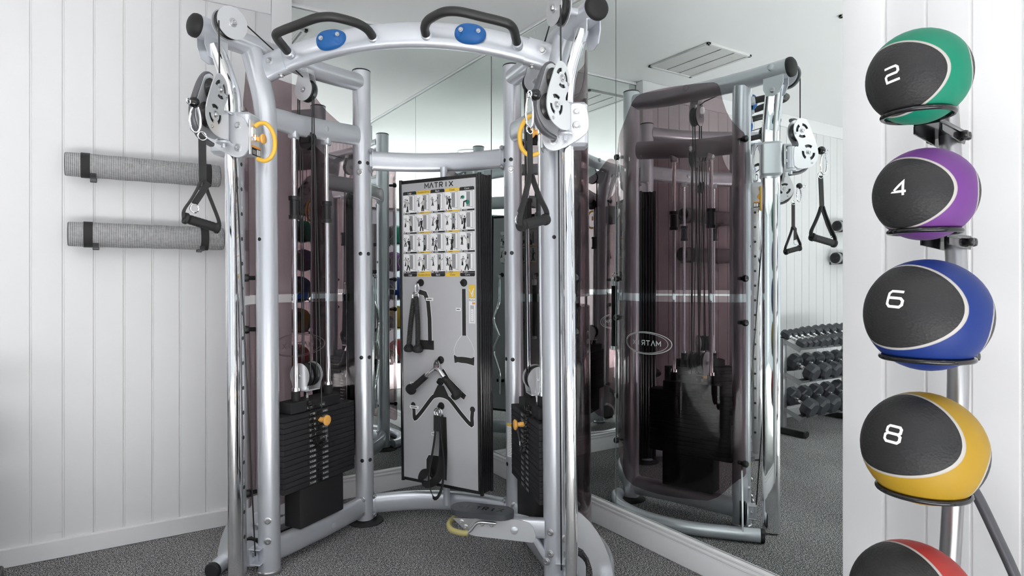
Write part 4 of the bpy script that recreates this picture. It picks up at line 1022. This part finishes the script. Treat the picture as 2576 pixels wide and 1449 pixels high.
# ------------------------------------------------------------------ rolled mats on wall hooks
def yoga_mat(x0, x1, z, r, sx, label, y=-.150, sag=0.0):
    hl = (x1 - x0) / 2; root = empty('yoga_mat', ((x0 + x1) / 2, y, z))
    b = MB(); n = 18; seg = 36; RL = []
    for i in range(n + 1):
        x = -hl + 2 * hl * i / n; k = r * (1 - .018 * sin(i * 1.7) - (.03 if i in (0, n) else 0))
        RL.append([V((x, k * cos(2 * PI * j / seg), k * sin(2 * PI * j / seg))) for j in range(seg)])
    b.loops(RL, cap0=False, cap1=False)
    b.m = 1
    for sg in (-1, 1):
        x = hl * sg; k = r * .97
        ring = [(x, k), (x - sg * -.003, k * .93), (x - sg * .006, k * .5), (x - sg * .012, .012)]
        b.loops([[V((q, rr * cos(2 * PI * j / seg), rr * sin(2 * PI * j / seg))) for j in range(seg)] for q, rr in ring], cap0=False)
    rl = b.build('roll', ['mat_foam', 'mat_edge'], root)
    b = MB()
    for sg in (-1, 1):
        P = [V((hl * sg + sg * .0012, (.010 + (r - .014) * i / 90) * cos(i * .42), (.010 + (r - .014) * i / 90) * sin(i * .42))) for i in range(91)]
        b.tube(P, .0010, 5)
    b.build('spiral_end', 'black_rubber', root)
    for q in sx:
        b = MB(); x = q - (x0 + x1) / 2; k = r * 1.012
        b.loops([[V((x + dx, (k + dr) * cos(2 * PI * j / 40), (k + dr) * sin(2 * PI * j / 40))) for j in range(40)] for dx, dr in ((-.018, -.003), (-.018, .002), (.018, .002), (.018, -.003))], cap0=False, cap1=False); b.build('elastic_band', 'strap', root)
    return tag(root, label, 'yoga mat', 'rolled mats on the left wall')
MATS = [(-2.388, -1.737, 1.845, .056, (-2.311, -1.795), 'grey rolled yoga mat on the left wall, upper roll beside the left tower', 'upper mat beside the left tower'),
        (-2.377, -1.720, 1.521, .058, (-2.301, -1.808), 'grey rolled yoga mat on the left wall, lower roll beside the left tower', 'lower mat beside the left tower'),
        (-4.620, -3.965, 1.860, .054, (-4.54, -4.02), 'grey rolled yoga mat, the upper roll seen end-on in the right mirror', 'upper mat above the dumbbell rack'),
        (-4.590, -3.935, 1.537, .056, (-4.51, -3.99), 'grey rolled yoga mat, the lower roll seen end-on in the right mirror', 'lower mat above the dumbbell rack')]
for x0, x1, z, r, sx, lab, nm in MATS:
    yoga_mat(x0, x1, z, r, sx, lab)
    for x, side in ((sx[0] + .03, 'left'), (sx[1] - .012, 'right')):
        h = empty('mat_hook', (x, -.058, z - r))
        b = MB(); b.rbox((0, -.003, .004), .014, .003, .014, .003); b.build('wall_plate', 'dark_metal', h)
        b = MB(); b.tube([(0, -.003, -.0045), (0, -.09, -.0045), (0, -.118, -.0040), (0, -.134, .006), (0, -.140, .016)], 1, sec=[(-.0016, -.012), (.0016, -.012), (.0016, .012), (-.0016, .012)], bdir=(1, 0, 0)); b.build('peg', 'dark_metal', h)
        tag(h, 'small dark wall hook under the %s end of the %s' % (side, nm), 'wall hook', 'hooks holding the rolled mats')

# ------------------------------------------------------------------ medicine balls and their rack
DIG = {'2': [[(0, 1), (.86, 1), (1, .86), (1, .62), (.86, .5), (.14, .5), (0, .38), (0, 0), (1, 0)]],
       '4': [[(.78, 0), (.78, 1), (0, .28), (1, .28)]],
       '6': [[(.95, 1), (.16, 1), (0, .84), (0, .16), (.16, 0), (.84, 0), (1, .16), (1, .42), (.84, .56), (.04, .56)]],
       '8': [[(.16, .53), (.04, .64), (.04, .88), (.16, 1), (.84, 1), (.96, .88), (.96, .64), (.84, .53), (.16, .53), (0, .40), (0, .14), (.14, 0), (.86, 0), (1, .14), (1, .40), (.84, .53)]],
       '1': [[(.3, .8), (.55, 1), (.55, 0)]], '0': [[(.16, 0), (.84, 0), (1, .16), (1, .84), (.84, 1), (.16, 1), (0, .84), (0, .16), (.16, 0)]]}
BALLS = [('2', (-.512, -2.946, 1.816), .117, (-.967, -.161, -.196), (-.994, .052, -.093), (.004, .17, .10), 'green', 'topmost ball on the rack', .034, -8),
         ('4', (-.498, -2.955, 1.520), .116, (-.986, -.168, -.019), (-.997, .044, .056), (.12, .034, .18), 'purple', 'second ball from the top', .034, 0),
         ('6', (-.538, -2.977, 1.218), .137, (-.955, -.178, .237), (-.952, .067, .299), (.006, .024, .145), 'blue', 'middle ball of the rack', .038, 4),
         ('8', (-.545, -2.972, .891), .136, (-.875, -.155, .459), (-.933, .058, .355), (.33, .20, .015), 'yellow', 'second ball from the bottom', .038, 3),
         ('10', (-.567, -2.958, .515), .140, (-.840, -.142, .523), (-.915, .044, .400), (.33, .03, .026), 'red', 'lowest ball, cut by the picture edge', .038, 4)]
rack = empty('ball_rack', (-.25, -2.90, 0))
tag(rack, 'tall steel medicine ball rack with black ring holders standing by the right wall', 'ball rack')
RK = V((-.25, -2.90, 0))
postp = spl([V(p) - RK for p in ((-.25, -2.885, .02), (-.25, -2.897, .3), (-.25, -2.912, .58), (-.25, -2.926, .88), (-.25, -2.930, 1.10), (-.25, -2.925, 1.364), (-.25, -2.909, 1.70), (-.25, -2.895, 1.93))], 6)
b = MB(); b.tube(postp, .0262, 24); b.build('post', 'post_steel', rack)
def post_y(z):
    q = min(postp, key=lambda p: abs(p.z - z)); return q.y
for num, c, r, ax, tx, col, cn, where, dh, tl in BALLS:
    c = V(c); ax = (Matrix.Rotation(math.radians(-25), 3, 'Z') @ V(ax)).normalized()
    root = empty('medicine_ball', c); Zq = ax; Xq = UP.cross(Zq).normalized(); Yq = Zq.cross(Xq)
    ok = MB(); ok.sphere((0, 0, 0), r, 48, 32); o = ok.build('shell', ball_mat('ball_' + cn, col), root, ang=60)
    o.rotation_mode = 'QUATERNION'; o.rotation_quaternion = Matrix((Xq, Yq, Zq)).transposed().to_quaternion()
    d = V(tx).normalized(); rt = (-d).cross(UP).normalized(); up = rt.cross(-d).normalized() * 1.0
    if up.z < 0: up = -up
    ct, st_ = cos(math.radians(tl)), sin(math.radians(tl))
    def fr(x, y): 
        x, y = x * ct + y * st_, -x * st_ + y * ct
        return (d + rt * (x / r) + up * (y / r)).normalized() * (r * 1.0022)
    b = MB(); wd = dh * .92
    for i, ch in enumerate(num):
        for pl in DIG[ch]: b.stroke([((x - .5) * wd + (i - (len(num) - 1) / 2) * wd * 1.25, (y - .5) * dh) for x, y in pl], fr, dh * .17, 3)
    b.build('number', 'white_ink', root, recalc=False)
    tag(root, 'black and %s rubber medicine ball, %s' % (cn, where), 'medicine ball', 'balls on the rack')
    R = .078 if r < .12 else .097; zr = c.z - math.sqrt((r + .0062) ** 2 - R * R)
    lc = V((c.x, c.y, zr)) - RK
    b = MB(); b.tube([lc + V((R * cos(2 * PI * i / 40), R * sin(2 * PI * i / 40), 0)) for i in range(40)], .0066, 12, closed=True); rg = b.build('ring_holder', 'black_gloss', rack)
    py = post_y(zr); tgt = V((0, py, zr)); dr = (tgt - lc); dr.z = 0; dn = dr.normalized(); sd = V((-dn.y, dn.x, 0)); l = dr.length
    b = MB()
    b.prism([(R - .01, .030), (R + .02, .034), (l + .004, .034), (l + .020, .028), (l + .020, -.028), (l + .004, -.034), (R + .02, -.034), (R - .01, -.030)], lambda x, y, h: lc + dn * x + sd * y + V((0, 0, -.012 + h)), .005, [arc2(l, 0, .0268, 0, 330, 16)])
    for sgn in (-1, 1): b.prism([(R + .005, -.030), (l + .020, -.038), (l + .028, -.026), (l + .026, .0), (R + .03, .0), (R + .005, -.010)], lambda x, y, h, sgn=sgn: lc + dn * x + sd * (sgn * .031 + h) + V((0, 0, y)), .004)
    b.build('bracket', 'black_gloss', rg)
    for dx in (-.016, .012):
        for sgn, o_ in ((-1, .031), (1, .035)):
            b = MB(); b.lathe(lc + dn * (l + dx) + sd * (sgn * o_) + V((0, 0, -.018)), sd * sgn, [(.006, -.002), (.011, .004), (.0125, .010), (.010, .016), (.0005, .018)], 16)
            b.build('knob', 'black_plastic', rg)
for sg, P in ((1, ((-.25, -2.905, .86), (-.25, -2.935, .80), (-.25, -2.958, .749), (-.25, -2.985, .70), (-.25, -3.022, .620), (-.25, -3.066, .520), (-.25, -3.16, .28), (-.25, -3.26, .02))), (-1, ((-.245, -2.93, .30), (-.20, -2.91, .22), (-.15, -2.90, .12), (-.11, -2.90, .02)))):
    b = MB(); b.tube(spl([V(p) - RK for p in P], 5), 1, sec=oval(.010, .017, 14, 4), bdir=(1, 0, 0)); b.build('leg', 'dark_metal', rack)
b = MB(); b.lathe((0, .015, 0), UP, [(.05, 0), (.05, .006), (.03, .02)], 20); b.build('foot_cap', 'black_rubber', rack)

# ------------------------------------------------------------------ dumbbell rack on the left wall (seen in the right mirror)
dr_ = empty('dumbbell_rack', (-3.12, -.44, 0)); DK = V((-3.12, -.44, 0)); DSH = -.035
tag(dr_, 'dark steel three-tier dumbbell rack standing against the left wall, seen in the right mirror', 'dumbbell rack')
for x in (-2.640, -3.64):
    b = MB(); b.rbox(V((x, -.43, .43)) - DK, .026, .034, .385, .006); b.build('upright', 'post_steel', dr_)
    b = MB(); b.rbox(V((x, -.43, .036)) - DK, .034, .225, .026, .008); 
    b.lathe(V((x, -.648, .036)) - DK, (0, -1, 0), [(.030, 0), (.032, .006), (.026, .016), (.0005, .018)], 16); b.build('foot_bar', 'black_plastic', dr_)
SL_ = math.atan2(.07, .155); cs, sn = cos(SL_), sin(SL_)
DBX = [([-2.670, -2.748, -2.830, -2.915, -3.003, -3.110, -3.215, -3.325, -3.437, -3.55, -3.66], .783, [.037, .038, .040, .046, .048, .050, .052, .052, .053, .053, .053]),
       ([-2.775, -2.955, -3.110, -3.258, -3.405, -3.560, -3.715], .507, [.072, .071, .070, .068, .070, .072, .072]),
       ([-2.735, -2.900, -3.068, -3.245, -3.420, -3.600], .207, [.080, .080, .081, .082, .083, .083])]
TN = ['top', 'middle', 'bottom']; ORD = ['first', 'second', 'third', 'fourth', 'fifth', 'sixth', 'seventh', 'eighth', 'ninth', 'tenth', 'eleventh']
def dumbbell_meshes(r):
    hl = .030 + r * .26; g = .036 + r * .10
    def head(sg):
        b = MB(); seg = 8 if r > .06 else 6
        rr = lambda k: [V((k * cos(2 * PI * (i + .5) / seg), 0, k * sin(2 * PI * (i + .5) / seg))) for i in range(seg)]
        L = [[p + V((0, sg * y, 0)) for p in rr(k)] for k, y in ((r * .62, g - .002), (r * .95, g + .006), (r * 1.03, g + .018), (r * 1.03, g + hl * 1.5), (r * .80, g + hl * 1.5 + .016), (r * .76, g + hl * 1.5 + .018))]
        b.loops(L); return b
    h = MB(); h.lathe((0, -g, 0), (0, 1, 0), [(.017, 0), (.017, .012), (.0125, .016), (.0135, g * .6), (.0145, g), (.0135, g * 1.4), (.0125, 2 * g - .016), (.017, 2 * g - .012), (.017, 2 * g)], 16)
    return head(1), head(-1), h
cache = {}
for row, (xs, tz, rs) in enumerate(DBX):
    # tray: slanted sheet with lips
    b = MB(); yc = -.51
    P = lambda a, n_: V((0, yc - a * cs - n_ * sn * -1 * -1, tz - a * sn + n_ * cs))
    pr = [(-.135, .018), (-.135, 0), (.150, 0), (.150, .020), (.154, .020), (.154, -.004), (-.139, -.004), (-.139, .018)]
    pt = lambda a, n_: V((0, yc - a * cs - n_ * sn, tz - a * sn + n_ * cs))
    for a0, sg in ((-.085, -1), (.085, 1)):
        pr = [(a0 - .022, 0), (a0 + .022, 0), (a0 + .022, -.005), (a0 - .022, -.005)] if sg < 0 else [(a0 - .022, 0), (a0 + .030, 0), (a0 + .030, .016), (a0 + .034, .016), (a0 + .034, -.005), (a0 - .022, -.005)]
        b.loops([[V((x, 0, 0)) + pt(a, n_) - DK for a, n_ in pr] for x in (-2.627, -3.80)])
    tr = b.build('tray', 'post_steel', dr_, ang=25)
    b = MB()
    for x in (-2.628, -3.802): b.prism([(-.115, -.022), (.120, -.030), (.120, .018), (-.115, -.002)], lambda a, n_, h, x=x: V((x + h, 0, 0)) + pt(a, n_) - DK, .003)
    b.build('tray_end', 'post_steel', tr)
    for i, (x, r) in enumerate(zip(xs, rs)):
        k = round(r, 3)
        flat = cos(PI / (8 if r > .06 else 6)); c = pt(.0, r * 1.03 * flat + .0006) + V((x, 0, 0))
        root = empty('dumbbell', c); root.rotation_euler = (SL_, 0, 0)
        if k not in cache:
            A, Bm, Hm = dumbbell_meshes(r); a_ = A.build('head', 'dark_rubber', root, ang=20); b_ = Bm.build('head', 'dark_rubber', root, ang=20); h_ = Hm.build('handle', 'chrome', root)
            cache[k] = (a_, b_, h_)
        else:
            for src in cache[k]:
                q = src.copy(); COL.objects.link(q); q.parent = root
        tag(root, 'black %s dumbbell, %s from the upright post on the %s tier of the rack' % ('hex' if r < .06 else 'eight-sided', ORD[i], TN[row]), 'dumbbell', 'dumbbells on the %s tier' % TN[row])
# ------------------------------------------------------------------ painted sign on the right wall, seen reversed in the left mirror through the smoked panel
sg_ = empty('wall_sign', (-.060, -4.35, 2.10))
b = MB(); b.text('JOIN', lambda x, y: V((-.004, -x, y)), .34, sx=1.45); b.build('lettering', 'black_ink', sg_, recalc=False)
b = MB(); out = [(.62 * cos(PI * i / 30), .19 + .34 * sin(PI * i / 30)) for i in range(31)]
b.prism(out, lambda x, y, h: V((-.001 - h, -x, y)), .004); b.build('dome_mark', 'black_ink', sg_)
tag(sg_, 'black dome and lettering on the right wall, seen reversed through the left tower panel', 'wall sign')
# ------------------------------------------------------------------ light
w = bpy.data.worlds.new('daylight'); SC.world = w; w.use_nodes = True
bg = w.node_tree.nodes['Background']; bg.inputs[0].default_value = (.80, .90, 1.0, 1); bg.inputs[1].default_value = 1.6
def area(name, loc, size, e, rot=(0, 0, 0), col=(1, .99, .98), shape='DISK', sy=None):
    l = bpy.data.lights.new(name, 'AREA'); l.shape = shape; l.size = size; l.energy = e; l.color = col
    if sy: l.size_y = sy
    o = bpy.data.objects.new(name, l); COL.objects.link(o); o.location = loc; o.rotation_euler = rot; return o
for i, (x, y) in enumerate(LAMPS): area('ceiling_lamp', (x, y, H - .012), .26, 7)
# area lamps added at the unseen back windows to fill the room
for x0, x1 in ((-5.9, -3.35), (-3.15, -.6)):
    area('window_daylight', ((x0 + x1) / 2, RY + .03, 1.30), x1 - x0 - .1, 26, (PI / 2, 0, 0), (.86, .93, 1.0), 'RECTANGLE', 2.4)
area('window_daylight', (RX + .03, -3.55, 1.30), 3.2, 20, (0, -PI / 2, 0), (.80, .90, 1.0), 'RECTANGLE', 2.4).rotation_euler = (PI / 2, 0, -PI / 2)  # area lamp for the added far window
bounce_sun = bpy.data.lights.new('bounce_sun', 'SUN'); bounce_sun.energy = 160; bounce_sun.angle = .35; bounce_sun.color = (1, .98, .945)  # added sun, aimed at the unseen pale floor to lift the ceiling
so = bpy.data.objects.new('bounce_sun', bounce_sun); COL.objects.link(so); so.location = (-3, -9, 6); so.rotation_euler = (math.radians(52), 0, math.radians(6))
vs_ = SC.view_settings
SC.display_settings.display_device = 'sRGB'
vs_.view_transform = 'Standard'; vs_.look = 'None'; vs_.gamma = 1; vs_.exposure = -1.75; vs_.use_curve_mapping = False
SC.cycles.caustics_reflective = True; SC.cycles.blur_glossy = .6; SC.cycles.caustics_refractive = False
SC.cycles.max_bounces = 14; SC.cycles.glossy_bounces = 10; SC.cycles.transparent_max_bounces = 24; SC.cycles.diffuse_bounces = 5
SC.cycles.sample_clamp_indirect = 40.0
SC.cycles.adaptive_threshold = .02; SC.cycles.time_limit = 1200
bpy.context.view_layer.update()
